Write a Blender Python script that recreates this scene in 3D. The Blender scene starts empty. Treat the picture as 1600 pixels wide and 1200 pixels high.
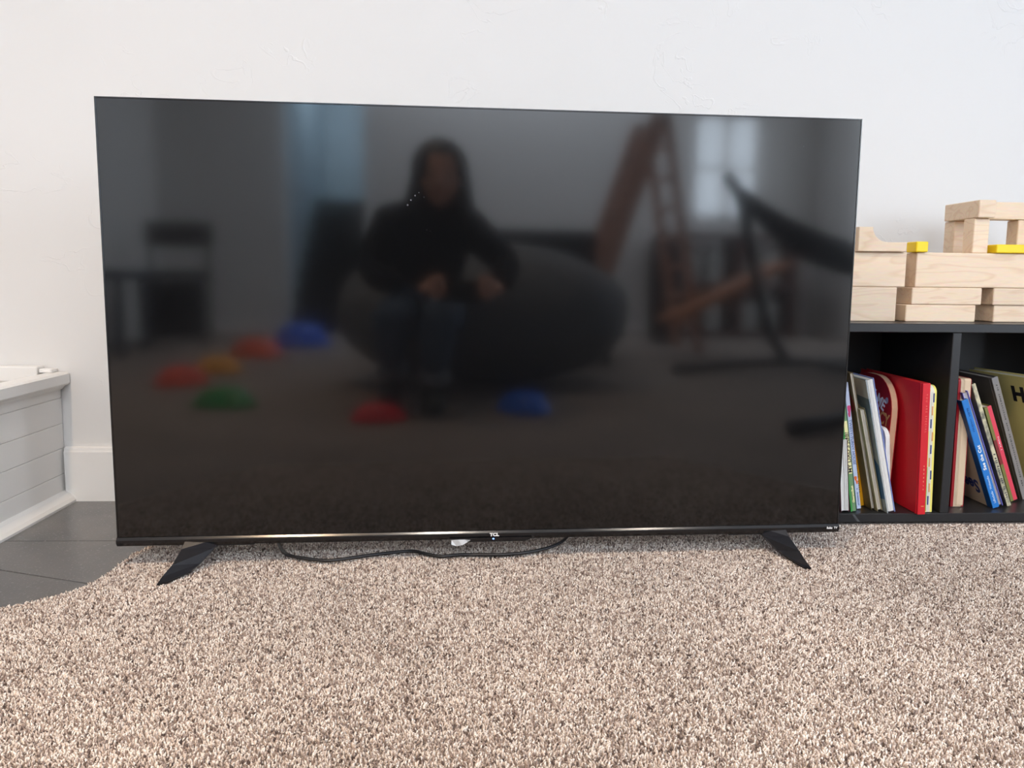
import bpy, bmesh, math, random
import numpy as np
from mathutils import Vector, Matrix, Euler
random.seed(7)
R = math.radians
sc = bpy.context.scene
COL = sc.collection

# ------------------------------------------------------------------ camera, world, light, exposure
CAM_H = 0.4783
def camera():
    f, yaw, pitch, roll = 1200.39, 0.0514, 0.1164, 0.0102
    fw = Vector((math.sin(yaw)*math.cos(pitch), math.cos(yaw)*math.cos(pitch), -math.sin(pitch)))
    r = fw.cross(Vector((0, 0, 1))).normalized(); u = r.cross(fw)
    c, s = math.cos(roll), math.sin(roll)
    r2 = r*c + u*s; u2 = u*c - r*s
    m = Matrix((r2, u2, -fw)).transposed().to_4x4()
    m.translation = Vector((0, 0, CAM_H))
    cd = bpy.data.cameras.new('camera'); o = bpy.data.objects.new('camera', cd); COL.objects.link(o)
    cd.sensor_fit = 'HORIZONTAL'; cd.sensor_width = 36; cd.lens = f*36/1600
    cd.shift_x = -13.37/1600; cd.shift_y = -26.15/1600
    cd.clip_start = 0.004; cd.clip_end = 100
    o.matrix_world = m
    sc.camera = o
camera()
sc.view_settings.view_transform = 'Standard'
sc.view_settings.look = 'None'
sc.view_settings.exposure = -0.40
sc.view_settings.gamma = 1.0
sc.view_settings.use_curve_mapping = False
w = bpy.data.worlds.new('daylight'); sc.world = w; w.use_nodes = True
w.node_tree.nodes['Background'].inputs[0].default_value = (0.62, 0.78, 1.0, 1)
w.node_tree.nodes['Background'].inputs[1].default_value = 4.0

def area(name, loc, rot, sx, sy, power, color, spread=180):
    l = bpy.data.lights.new(name, 'AREA'); l.shape = 'RECTANGLE'; l.size = sx; l.size_y = sy
    l.energy = power; l.color = color; l.spread = R(spread)
    o = bpy.data.objects.new(name, l); COL.objects.link(o); o.location = loc; o.rotation_euler = rot
    return o
# daylight entering by the big window of the right wall, the stair window and the small rear window; two unseen fills are added for the rear wall
CEIL = 2.75
area('window_daylight', (3.36, -1.0, 1.38), (0, R(90), 0), 1.8, 2.6, 26, (0.88, 0.92, 1.0))
area('rear_side_fill', (3.36, -2.84, 1.38), (0, R(90), 0), 1.8, 0.5, 100, (0.80, 0.90, 1.0))  # added fill from an unseen side opening, brightens the rear wall
area('rear_top_fill', (0.6, -3.45, CEIL+0.1), (0, 0, 0), 2.4, 0.55, 190, (0.80, 0.89, 1.0))  # added fill from an unseen ceiling opening, brightens rear wall and beanbag top
area('stair_daylight', (-0.87, -5.2, 2.9), (R(-25), 0, 0), 0.5, 0.8, 150, (0.76, 0.91, 0.98))
area('rear_window_daylight', (2.555, -4.112, 1.44), (R(90), 0, 0), 0.6, 0.9, 30, (0.75, 0.87, 1.0))
LAMPS = [(-0.85, -0.35), (-0.05, -0.5), (1.15, -0.5), (-1.15, -1.9), (0.3, -1.9), (1.8, -2.0)]
LAMP_POWER = [34, 14, 9, 2, 2, 2]

# ------------------------------------------------------------------ helpers
def S2L(c):
    return tuple((v/12.92 if v <= 0.04045 else ((v+0.055)/1.055)**2.4) for v in [x/255 for x in c])
def rgb(r, g, b): return S2L((r, g, b)) + (1,)

MATS = {}
def mat(name, col, rough=0.5, spec=0.5, bump=None, metallic=0, emit=None, var=None, coat=0, alpha=1, trans=0, sheen=0):
    """procedural material; var=(scale, colour2, contrast); bump=(scale, strength, distance)"""
    if name in MATS: return MATS[name]
    m = bpy.data.materials.new(name); m.use_nodes = True; MATS[name] = m
    nt = m.node_tree; p = nt.nodes['Principled BSDF']
    p.inputs['Base Color'].default_value = col
    p.inputs['Roughness'].default_value = rough
    p.inputs['Specular IOR Level'].default_value = spec
    p.inputs['Metallic'].default_value = metallic
    p.inputs['Coat Weight'].default_value = coat
    p.inputs['Alpha'].default_value = alpha
    p.inputs['Transmission Weight'].default_value = trans
    p.inputs['Sheen Weight'].default_value = sheen
    if emit:
        p.inputs['Emission Color'].default_value = emit[0]; p.inputs['Emission Strength'].default_value = emit[1]
    tc = nt.nodes.new('ShaderNodeTexCoord')
    if var:
        n = nt.nodes.new('ShaderNodeTexNoise'); n.inputs['Scale'].default_value = var[0]; n.inputs['Detail'].default_value = 4
        nt.links.new(tc.outputs['Object'], n.inputs['Vector'])
        cr = nt.nodes.new('ShaderNodeValToRGB'); d = var[2]
        cr.color_ramp.elements[0].position = 0.5-d; cr.color_ramp.elements[1].position = 0.5+d
        cr.color_ramp.elements[0].color = col; cr.color_ramp.elements[1].color = var[1]
        nt.links.new(n.outputs['Fac'], cr.inputs[0]); nt.links.new(cr.outputs[0], p.inputs['Base Color'])
    if bump:
        n = nt.nodes.new('ShaderNodeTexNoise'); n.inputs['Scale'].default_value = bump[0]; n.inputs['Detail'].default_value = 5
        nt.links.new(tc.outputs['Object'], n.inputs['Vector'])
        b = nt.nodes.new('ShaderNodeBump'); b.inputs['Strength'].default_value = bump[1]; b.inputs['Distance'].default_value = bump[2]
        nt.links.new(n.outputs['Fac'], b.inputs['Height']); nt.links.new(b.outputs[0], p.inputs['Normal'])
    return m

def wall_mat():
    m = mat('painted_wall', (0.78, 0.765, 0.745, 1), 0.65, 0.25)
    nt = m.node_tree; p = nt.nodes['Principled BSDF']
    tc = nt.nodes.new('ShaderNodeTexCoord')
    mp = nt.nodes.new('ShaderNodeMapping'); mp.inputs['Scale'].default_value = (1, 1, 1.3)
    nt.links.new(tc.outputs['Object'], mp.inputs[0])
    # smooth hand-trowelled plaster: thin raised ridges here and there, over a soft wave
    n1 = nt.nodes.new('ShaderNodeTexNoise'); n1.inputs['Scale'].default_value = 9; n1.inputs['Detail'].default_value = 3; n1.inputs['Distortion'].default_value = 1.2
    n2 = nt.nodes.new('ShaderNodeTexNoise'); n2.inputs['Scale'].default_value = 5; n2.inputs['Detail'].default_value = 1
    n3 = nt.nodes.new('ShaderNodeTexNoise'); n3.inputs['Scale'].default_value = 2.2; n3.inputs['Detail'].default_value = 2
    for n in (n1, n2, n3): nt.links.new(mp.outputs[0], n.inputs['Vector'])
    r1 = nt.nodes.new('ShaderNodeValToRGB'); e = r1.color_ramp.elements
    e[0].position = 0.485; e[0].color = (0, 0, 0, 1); e[1].position = 0.5; e[1].color = (1, 1, 1, 1)
    x = e.new(0.515); x.color = (0, 0, 0, 1)
    nt.links.new(n1.outputs['Fac'], r1.inputs[0])
    r2 = nt.nodes.new('ShaderNodeValToRGB'); e = r2.color_ramp.elements; e[0].position = 0.56; e[1].position = 0.64
    nt.links.new(n2.outputs['Fac'], r2.inputs[0])
    mu = nt.nodes.new('ShaderNodeMath'); mu.operation = 'MULTIPLY'
    nt.links.new(r1.outputs[0], mu.inputs[0]); nt.links.new(r2.outputs[0], mu.inputs[1])
    ad = nt.nodes.new('ShaderNodeMath'); ad.operation = 'MULTIPLY_ADD'; ad.inputs[1].default_value = 2.0
    nt.links.new(n3.outputs['Fac'], ad.inputs[0]); nt.links.new(mu.outputs[0], ad.inputs[2])
    b = nt.nodes.new('ShaderNodeBump'); b.inputs['Strength'].default_value = 0.35; b.inputs['Distance'].default_value = 0.002
    nt.links.new(ad.outputs[0], b.inputs['Height']); nt.links.new(b.outputs[0], p.inputs['Normal'])
    return m

def wood_mat(name, c1, c2, scale=9, rough=0.42):
    m = mat(name, c1, rough, 0.35)
    nt = m.node_tree; p = nt.nodes['Principled BSDF']
    tc = nt.nodes.new('ShaderNodeTexCoord'); oi = nt.nodes.new('ShaderNodeObjectInfo')
    mp = nt.nodes.new('ShaderNodeMapping'); mp.inputs['Scale'].default_value = (1.6, 8, 10)
    sx = nt.nodes.new('ShaderNodeVectorMath'); sx.operation = 'ADD'
    mu = nt.nodes.new('ShaderNodeMath'); mu.operation = 'MULTIPLY'; mu.inputs[1].default_value = 37
    nt.links.new(oi.outputs['Random'], mu.inputs[0]); nt.links.new(tc.outputs['Object'], mp.inputs[0])
    nt.links.new(mp.outputs[0], sx.inputs[0]); nt.links.new(mu.outputs[0], sx.inputs[1])
    n = nt.nodes.new('ShaderNodeTexNoise'); n.inputs['Scale'].default_value = 1.6; n.inputs['Detail'].default_value = 2; n.inputs['Distortion'].default_value = 0.6
    nt.links.new(sx.outputs[0], n.inputs['Vector'])
    m2 = nt.nodes.new('ShaderNodeMath'); m2.operation = 'MULTIPLY'; m2.inputs[1].default_value = scale
    nt.links.new(n.outputs['Fac'], m2.inputs[0])
    fr = nt.nodes.new('ShaderNodeMath'); fr.operation = 'FRACT'; nt.links.new(m2.outputs[0], fr.inputs[0])
    cr = nt.nodes.new('ShaderNodeValToRGB'); e = cr.color_ramp.elements
    e[0].position = 0.0; e[0].color = c2; e[1].position = 0.12; e[1].color = c1
    x = e.new(0.75); x.color = c1; y = e.new(1.0); y.color = c2
    nt.links.new(fr.outputs[0], cr.inputs[0])
    fine = nt.nodes.new('ShaderNodeTexNoise'); fine.inputs['Scale'].default_value = 30; fine.inputs['Detail'].default_value = 3
    nt.links.new(sx.outputs[0], fine.inputs['Vector'])
    # each piece of timber has its own tone
    hs = nt.nodes.new('ShaderNodeHueSaturation')
    ma = nt.nodes.new('ShaderNodeMapRange'); ma.inputs['To Min'].default_value = 0.92; ma.inputs['To Max'].default_value = 1.06
    nt.links.new(oi.outputs['Random'], ma.inputs[0]); nt.links.new(ma.outputs[0], hs.inputs['Value'])
    mx = nt.nodes.new('ShaderNodeMix'); mx.data_type = 'RGBA'; mx.inputs[0].default_value = 0.12
    nt.links.new(cr.outputs[0], hs.inputs['Color'])
    nt.links.new(hs.outputs[0], mx.inputs[6]); nt.links.new(fine.outputs['Color'], mx.inputs[7])
    nt.links.new(mx.outputs[2], p.inputs['Base Color'])
    return m

def tag(o, label=None, cat=None, group=None, kind=None):
    if label: o['label'] = label
    if cat: o['category'] = cat
    if group: o['group'] = group
    if kind: o['kind'] = kind
    return o

def link(name, me, m=None, parent=None, loc=None, rot=None, smooth=False):
    if m:
        for x in (m if isinstance(m, (list, tuple)) else [m]): me.materials.append(x)
    if smooth:
        me.polygons.foreach_set('use_smooth', [True]*len(me.polygons))
    o = bpy.data.objects.new(name, me); COL.objects.link(o)
    if parent: o.parent = parent
    if loc is not None: o.location = loc
    if rot is not None: o.rotation_euler = rot
    return o

def empty(name, loc=(0, 0, 0), rot=(0, 0, 0), **k):
    o = bpy.data.objects.new(name, None); COL.objects.link(o); o.location = loc; o.rotation_euler = rot
    o.empty_display_size = 0.05
    return tag(o, **k)

def bm_box(bm, x0, x1, y0, y1, z0, z1, bev=0, seg=1, M=None):
    t = bmesh.new()
    vs = [t.verts.new((x, y, z)) for x in (x0, x1) for y in (y0, y1) for z in (z0, z1)]
    for f in ((0, 1, 3, 2), (4, 6, 7, 5), (0, 4, 5, 1), (2, 3, 7, 6), (0, 2, 6, 4), (1, 5, 7, 3)):
        t.faces.new([vs[i] for i in f])
    if bev: bmesh.ops.bevel(t, geom=t.edges[:], offset=bev, segments=seg, profile=0.5, affect='EDGES')
    if M is not None: bmesh.ops.transform(t, matrix=M, verts=t.verts[:])
    me = bpy.data.meshes.new('t'); t.to_mesh(me); bm.from_mesh(me); bpy.data.meshes.remove(me); t.free()

def bm_prism(bm, pts, a0, a1, axis='x', M=None):
    """polygon pts extruded along axis; axis x: pts are (y,z); y: (x,z); z: (x,y)"""
    def P(p, a): return {'x': (a, p[0], p[1]), 'y': (p[0], a, p[1]), 'z': (p[0], p[1], a)}[axis]
    t = bmesh.new()
    A = [t.verts.new(P(p, a0)) for p in pts]; B = [t.verts.new(P(p, a1)) for p in pts]
    n = len(pts)
    t.faces.new(A); t.faces.new(B[::-1])
    for i in range(n): t.faces.new((A[i], B[i], B[(i+1) % n], A[(i+1) % n]))
    bmesh.ops.recalc_face_normals(t, faces=t.faces[:])
    if M is not None: bmesh.ops.transform(t, matrix=M, verts=t.verts[:])
    me = bpy.data.meshes.new('t'); t.to_mesh(me); bm.from_mesh(me); bpy.data.meshes.remove(me); t.free()

def bm_loft(bm, rings, cap=True):
    rs = [[bm.verts.new(p) for p in r] for r in rings]; n = len(rings[0])
    for a, b in zip(rs, rs[1:]):
        for i in range(n): bm.faces.new((a[i], a[(i+1) % n], b[(i+1) % n], b[i]))
    if cap: bm.faces.new(rs[0][::-1]); bm.faces.new(rs[-1])
    bmesh.ops.recalc_face_normals(bm, faces=bm.faces[:])

def bm_tube(bm, pts, r, n=10, flat=1.0):
    pts = [Vector(p) for p in pts]; rings = []
    for i, p in enumerate(pts):
        d = (pts[min(i+1, len(pts)-1)] - pts[max(i-1, 0)]).normalized()
        s = d.cross(Vector((0, 0, 1)))
        s = s.normalized() if s.length > 1e-4 else Vector((1, 0, 0))
        u = s.cross(d); rr = r[i] if isinstance(r, (list, tuple)) else r
        rings.append([p + s*math.cos(2*math.pi*k/n)*rr*flat + u*math.sin(2*math.pi*k/n)*rr for k in range(n)])
    bm_loft(bm, rings)

def spline(pts, k=8):
    pts = [Vector(p) for p in pts]; out = []
    for i in range(len(pts)-1):
        p0, p1, p2, p3 = pts[max(i-1, 0)], pts[i], pts[i+1], pts[min(i+2, len(pts)-1)]
        for j in range(k):
            t = j/k
            out.append(0.5*((2*p1)+(p2-p0)*t+(2*p0-5*p1+4*p2-p3)*t*t+(3*p1-p0-3*p2+p3)*t**3))
    out.append(pts[-1]); return out

def done(name, bm, m=None, parent=None, loc=None, rot=None, smooth=False, **k):
    me = bpy.data.meshes.new(name); bm.to_mesh(me); bm.free()
    o = link(name, me, m, parent, loc, rot, smooth)
    return tag(o, **k)

def box(name, x0, x1, y0, y1, z0, z1, m, parent=None, bev=0.0, seg=1, loc=None, rot=None, **k):
    bm = bmesh.new(); bm_box(bm, x0, x1, y0, y1, z0, z1, bev, seg)
    return done(name, bm, m, parent, loc, rot, **k)

def text(s, size, m, parent, M, name='lettering', ext=0.00015, align='LEFT', sx=1.0, space=1.0, off=0.0):
    cu = bpy.data.curves.new('t', 'FONT'); cu.body = s; cu.size = size; cu.extrude = ext
    cu.align_x = align; cu.align_y = 'CENTER'; cu.space_character = space; cu.offset = off; cu.resolution_u = 3
    o = bpy.data.objects.new('t', cu); COL.objects.link(o)
    dg = bpy.context.evaluated_depsgraph_get()
    me = bpy.data.meshes.new_from_object(o.evaluated_get(dg))
    bpy.data.objects.remove(o); bpy.data.curves.remove(cu)
    me.materials.clear()
    me.transform(M @ Matrix.Diagonal((sx, 1, 1, 1)))
    return link(name, me, m, parent)

def axes(ox, oy, oz, x, y, z):
    m = Matrix((x, y, z)).transposed().to_4x4(); m.translation = Vector((ox, oy, oz)); return m

# ------------------------------------------------------------------ materials
M_wall = wall_mat()
M_trim = mat('white_trim_paint', (0.86, 0.84, 0.81, 1), 0.35, 0.5, bump=(14, 0.12, 0.002))
M_board = mat('white_board_paint', (0.88, 0.86, 0.83, 1), 0.38, 0.5, bump=(30, 0.15, 0.001))
M_ceil = mat('ceiling_paint', (0.82, 0.81, 0.80, 1), 0.8, 0.2)
M_grout = mat('dark_grout', (0.025, 0.024, 0.024, 1), 0.8)
M_black = mat('black_plastic', (0.012, 0.012, 0.013, 1), 0.35, 0.5, bump=(900, 0.15, 0.0003))
M_gloss = mat('gloss_black_bezel', (0.008, 0.008, 0.009, 1), 0.16, 0.6)
M_foot = mat('satin_black_foot', (0.009, 0.0095, 0.013, 1), 0.36, 0.45, bump=(1200, 0.1, 0.0002))
M_shelf = mat('black_laminate', (0.020, 0.020, 0.021, 1), 0.36, 0.45, bump=(300, 0.06, 0.0004))
M_paper = mat('book_pages', (0.70, 0.66, 0.58, 1), 0.7, 0.2, bump=(400, 0.2, 0.0005))
M_paper2 = mat('white_pages', (0.82, 0.81, 0.78, 1), 0.7, 0.2)

def tile_mat():
    m = mat('dark_slate_tile', (0.075, 0.072, 0.07, 1), 0.24, 0.6)
    nt = m.node_tree; p = nt.nodes['Principled BSDF']
    tc = nt.nodes.new('ShaderNodeTexCoord')
    n = nt.nodes.new('ShaderNodeTexNoise'); n.inputs['Scale'].default_value = 260; n.inputs['Detail'].default_value = 2
    n2 = nt.nodes.new('ShaderNodeTexNoise'); n2.inputs['Scale'].default_value = 7; n2.inputs['Detail'].default_value = 4
    for q in (n, n2): nt.links.new(tc.outputs['Object'], q.inputs['Vector'])
    cr = nt.nodes.new('ShaderNodeValToRGB'); e = cr.color_ramp.elements
    e[0].position = 0.62; e[0].color = (0, 0, 0, 1); e[1].position = 0.72; e[1].color = (1, 1, 1, 1)
    nt.links.new(n.outputs['Fac'], cr.inputs[0])
    c2 = nt.nodes.new('ShaderNodeValToRGB'); e = c2.color_ramp.elements
    e[0].position = 0.3; e[0].color = (0.105, 0.104, 0.106, 1); e[1].position = 0.7; e[1].color = (0.145, 0.138, 0.132, 1)
    nt.links.new(n2.outputs['Fac'], c2.inputs[0])
    mx = nt.nodes.new('ShaderNodeMix'); mx.data_type = 'RGBA'; mx.inputs[7].default_value = (0.30, 0.29, 0.28, 1)
    mm = nt.nodes.new('ShaderNodeMath'); mm.operation = 'MULTIPLY'; mm.inputs[1].default_value = 0.5
    nt.links.new(cr.outputs[0], mm.inputs[0]); nt.links.new(mm.outputs[0], mx.inputs[0])
    nt.links.new(c2.outputs[0], mx.inputs[6]); nt.links.new(mx.outputs[2], p.inputs['Base Color'])
    b = nt.nodes.new('ShaderNodeBump'); b.inputs['Strength'].default_value = 0.12; b.inputs['Distance'].default_value = 0.001
    nt.links.new(n.outputs['Fac'], b.inputs['Height']); nt.links.new(b.outputs[0], p.inputs['Normal'])
    return m
M_tile = tile_mat()

def carpet_mat(attr):
    m = mat('carpet_pile_fibre' if attr else 'carpet_backing', (0.5, 0.42, 0.36, 1), 0.9, 0.1)
    nt = m.node_tree; p = nt.nodes['Principled BSDF']
    tc = nt.nodes.new('ShaderNodeTexCoord')
    # broad traffic variation
    nb = nt.nodes.new('ShaderNodeTexNoise'); nb.inputs['Scale'].default_value = 3.2; nb.inputs['Detail'].default_value = 2
    nt.links.new(tc.outputs['Object'], nb.inputs['Vector'])
    if attr:
        a = nt.nodes.new('ShaderNodeAttribute'); a.attribute_name = 'tone'; src = a.outputs['Color']
    else:
        n = nt.nodes.new('ShaderNodeTexNoise'); n.inputs['Scale'].default_value = 330; n.inputs['Detail'].default_value = 2
        nt.links.new(tc.outputs['Object'], n.inputs['Vector'])
        cr = nt.nodes.new('ShaderNodeValToRGB'); e = cr.color_ramp.elements
        e[0].position = 0.36; e[0].color = (0.15, 0.122, 0.106, 1); e[1].position = 0.62; e[1].color = (0.47, 0.40, 0.352, 1)
        nt.links.new(n.outputs['Fac'], cr.inputs[0]); src = cr.outputs[0]
        b = nt.nodes.new('ShaderNodeBump'); b.inputs['Strength'].default_value = 0.8; b.inputs['Distance'].default_value = 0.004
        nt.links.new(n.outputs['Fac'], b.inputs['Height']); nt.links.new(b.outputs[0], p.inputs['Normal'])
    hs = nt.nodes.new('ShaderNodeHueSaturation'); nt.links.new(src, hs.inputs['Color'])
    mr = nt.nodes.new('ShaderNodeMapRange'); mr.inputs['From Min'].default_value = 0.3; mr.inputs['From Max'].default_value = 0.7
    mr.inputs['To Min'].default_value = 0.9; mr.inputs['To Max'].default_value = 1.07
    nt.links.new(nb.outputs['Fac'], mr.inputs[0]); nt.links.new(mr.outputs[0], hs.inputs['Value'])
    nt.links.new(hs.outputs[0], p.inputs['Base Color'])
    return m

# ------------------------------------------------------------------ room shell
WY, XL, XR, YB, TZ = 1.73, -2.18, 3.4, -4.0, -0.028
def room():
    box('floor', XL-0.1, XR+0.1, -6.8, WY+0.1, -0.09, TZ-0.006, M_grout, kind='structure')
    bm = bmesh.new()     # ceiling with an unseen opening, added to let fill light onto the rear wall
    bm_box(bm, XL-0.1, XR+0.1, -3.15, WY+0.1, CEIL, CEIL+0.12); bm_box(bm, XL-0.1, XR+0.1, YB-0.1, -3.75, CEIL, CEIL+0.12)
    bm_box(bm, XL-0.1, -0.65, -3.75, -3.15, CEIL, CEIL+0.12); bm_box(bm, 1.85, XR+0.1, -3.75, -3.15, CEIL, CEIL+0.12)
    done('ceiling', bm, M_ceil, kind='structure')
    box('wall_front', XL-0.1, XR+0.1, WY, WY+0.1, -0.09, CEIL, M_wall, kind='structure')
    box('wall_left', XL-0.1, XL, YB-0.1, WY, -0.09, CEIL, M_wall, kind='structure')
    # right wall with its big window opening and a narrow one added for rear fill
    bm = bmesh.new()
    y0, y1, z0, z1 = -2.35, 0.35, 0.42, 2.35
    bm_box(bm, XR, XR+0.14, YB-0.1, -3.14, -0.09, CEIL); bm_box(bm, XR, XR+0.14, -2.56, y0, -0.09, CEIL)
    bm_box(bm, XR, XR+0.14, -3.14, -2.56, -0.09, z0); bm_box(bm, XR, XR+0.14, -3.14, -2.56, z1, CEIL); bm_box(bm, XR, XR+0.14, y1, WY, -0.09, CEIL)
    bm_box(bm, XR, XR+0.14, y0, y1, -0.09, z0); bm_box(bm, XR, XR+0.14, y0, y1, z1, CEIL)
    done('wall_right', bm, M_wall, kind='structure')
    # rear wall: doorway to the stairs, small window on the right
    bm = bmesh.new()
    bm_box(bm, XL, -1.19, YB-0.12, YB, -0.09, CEIL)
    bm_box(bm, -1.19, -0.56, YB-0.12, YB, 2.3, CEIL)
    bm_box(bm, -0.56, 2.24, YB-0.12, YB, -0.09, CEIL)
    bm_box(bm, 2.24, 2.87, YB-0.12, YB, -0.09, 0.98); bm_box(bm, 2.24, 2.87, YB-0.12, YB, 1.9, CEIL)
    bm_box(bm, 2.87, XR, YB-0.12, YB, -0.09, CEIL)
    done('wall_back', bm, M_wall, kind='structure')
    # stairwell behind the doorway
    bm = bmesh.new()
    bm_box(bm, -1.27, -1.19, -6.7, YB-0.12, -0.09, 3.9); bm_box(bm, -0.56, -0.48, -6.7, YB-0.12, -0.09, 3.9)
    bm_box(bm, -1.27, -0.48, -6.8, -6.7, -0.09, 3.9); bm_box(bm, -1.27, -0.48, -6.8, YB, 3.9, 4.0)
    bm_box(bm, -1.27, -0.48, YB-0.12, YB-0.1, CEIL, 3.9)
    done('wall_stairwell', bm, mat('stairwell_paint', (0.55, 0.62, 0.68, 1), 0.7, 0.2), kind='structure')
    t = empty('staircase', (-0.875, YB-0.15, 0), label='dark carpeted stairs climbing behind the rear doorway', cat='stairs')
    M_step = mat('dark_stair_carpet', (0.035, 0.032, 0.03, 1), 0.95, 0.1, bump=(250, 0.5, 0.003))
    for i in range(7):
        box('step', -0.31, 0.31, -0.27*(i+1), -0.27*i+0.02, 0.0, 0.18*(i+1), M_step, t, 0.01, 2)
    # baseboards
    prof = [(0, TZ), (0, 0.094), (-0.004, 0.0945), (-0.011, 0.092), (-0.012, 0.086), (-0.015, 0.084), (-0.015, 0.06), (-0.015, TZ)]
    bm = bmesh.new(); bm_prism(bm, [(WY+p[0], p[1]) for p in prof], -0.9225, XR, 'x')
    done('baseboard_front', bm, M_trim, kind='structure')
    bm = bmesh.new(); bm_prism(bm, [(YB-p[0], p[1]) for p in prof], XL, -1.19, 'x'); bm_prism(bm, [(YB-p[0], p[1]) for p in prof], -0.56, XR, 'x')
    done('baseboard_back', bm, M_trim, kind='structure')
    bm = bmesh.new(); bm_prism(bm, [(XR+p[0], p[1]) for p in prof], YB+0.016, WY-0.016, 'y')
    done('baseboard_right', bm, M_trim, kind='structure')
    # big window of the right wall
    def window(name, x0, x1, y0, y1, z0, z1, along, slats):
        wdo = empty(name, ((x0+x1)/2, (y0+y1)/2, z0), kind='structure')
        ox, oy, oz = wdo.location
        bm = bmesh.new(); fw = 0.05
        def bar(a0, a1, c0, c1, th=0.05):
            if along == 'y': bm_box(bm, -th/2, th/2, a0-oy, a1-oy, c0-oz, c1-oz)
            else: bm_box(bm, a0-ox, a1-ox, -th/2, th/2, c0-oz, c1-oz)
        a0, a1 = (y0, y1) if along == 'y' else (x0, x1)
        bar(a0, a0+fw, z0, z1); bar(a1-fw, a1, z0, z1); bar(a0, a1, z0, z0+fw); bar(a0, a1, z1-fw, z1)
        mid = (a0+a1)/2; bar(mid-0.025, mid+0.025, z0, z1); bar(a0, a1, (z0+z1)/2-0.012, (z0+z1)/2+0.012, 0.03)
        done('window_frame', bm, M_trim, wdo)
        if slats:
            n = int((z1-z0-0.1)/0.05)
            for i in range(n):
                z = 0.07+i*0.05
                bm = bmesh.new()
                if along == 'x': bm_box(bm, a0+fw-ox, a1-fw-ox, -0.02, 0.02, -0.0015, 0.0015, M=Matrix.Translation((0, 0.045, z)) @ Matrix.Rotation(R(35), 4, 'X'))
                done('slat', bm, M_trim, wdo)
        return wdo
    window('window_1', XR+0.05, XR+0.05, y0, y1, z0, z1, 'y', False)
    window('added_window', XR+0.05, XR+0.05, -3.14, -2.56, z0, z1, 'y', False)  # unseen window, added to carry the side fill for the rear wall
    window('window_2', 2.24, 2.87, YB-0.08, YB-0.08, 0.98, 1.9, 'x', True)
    # recessed ceiling lamps
    M_glow = mat('lamp_lens', (0.9, 0.85, 0.75, 1), 0.4, emit=((1, 0.78, 0.55, 1), 14))
    where = ['nearest the white box', 'above the television', 'above the black shelf', 'near the left wall', 'above the big beanbag', 'near the wooden climbing frame']
    for (x, y), pw, wh in zip(LAMPS, LAMP_POWER, where):
        t = empty('ceiling_lamp', (x, y, CEIL), label='round recessed warm ceiling lamp '+wh, cat='lamp', group='recessed ceiling lamps')
        bm = bmesh.new(); rings = []
        for r, z in ((0.095, 0), (0.095, -0.006), (0.075, -0.010), (0.070, 0.0)):
            rings.append([(r*math.cos(k*math.pi/12), r*math.sin(k*math.pi/12), z) for k in range(24)])
        bm_loft(bm, rings, cap=False); done('trim_ring', bm, M_trim, t, smooth=True)
        bm = bmesh.new(); bmesh.ops.create_circle(bm, cap_ends=True, segments=24, radius=0.07); bmesh.ops.translate(bm, vec=(0, 0, -0.004), verts=bm.verts[:])
        done('lens', bm, M_glow, t)
        l = bpy.data.lights.new('lamp_light', 'AREA'); l.shape = 'DISK'; l.size = 0.13; l.energy = pw; l.color = (1.0, 0.74, 0.50) if x < -0.5 else (1.0, 0.88, 0.76); l.spread = R(125)
        o = bpy.data.objects.new('lamp_light', l); COL.objects.link(o); o.parent = t; o.location = (0, 0, -0.02)
room()

# ------------------------------------------------------------------ tiles beside the wall
EDGE = [(-2.2, 1.0), (-1.2, 1.0), (-0.92, 1.03), (-0.78, 1.062), (-0.69, 1.094), (-0.667, 1.111), (-0.637, 1.136), (-0.616, 1.164), (-0.609, 1.178), (-0.6, 1.217),
        (-0.599, 1.264), (-0.6, 1.314), (-0.588, 1.348), (-0.52, 1.40), (-0.40, 1.47), (-0.30, 1.56), (-0.26, 1.73)]
def tiles():
    fl = bpy.data.objects['floor']; g = 0.0015
    def t(pts):
        bm = bmesh.new(); bm_prism(bm, pts, TZ-0.008, TZ, 'z'); bmesh.ops.bevel(bm, geom=[e for e in bm.edges if abs(e.verts[0].co.z-TZ) < 1e-6 and abs(e.verts[1].co.z-TZ) < 1e-6], offset=0.0008, segments=1, affect='EDGES')
        done('tile', bm, M_tile, fl)
    t([(-0.95, 1.4555+g), (-0.23, 1.4500+g), (-0.23, 1.73), (-0.95, 1.73)])
    t([(-0.23+2*g, 1.45+g), (0.30, 1.446+g), (0.30, 1.73), (-0.23+2*g, 1.73)])
    d = lambda x: 1.316-(x+0.84)*0.357
    t([(-0.95, d(-0.95)+g), (-0.5, d(-0.5)+g), (-0.23, d(-0.23)+g), (-0.23, 1.45-g), (-0.95, 1.4555-g)])
    t([(-0.23+2*g, d(-0.23)+g), (0.30, d(0.30)+g), (0.30, 1.446-g), (-0.23+2*g, 1.45-g)])
    t([(-0.95, 0.9), (-0.5, 0.9), (-0.5, d(-0.5)-g), (-0.95, d(-0.95)-g)])
tiles()

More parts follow.
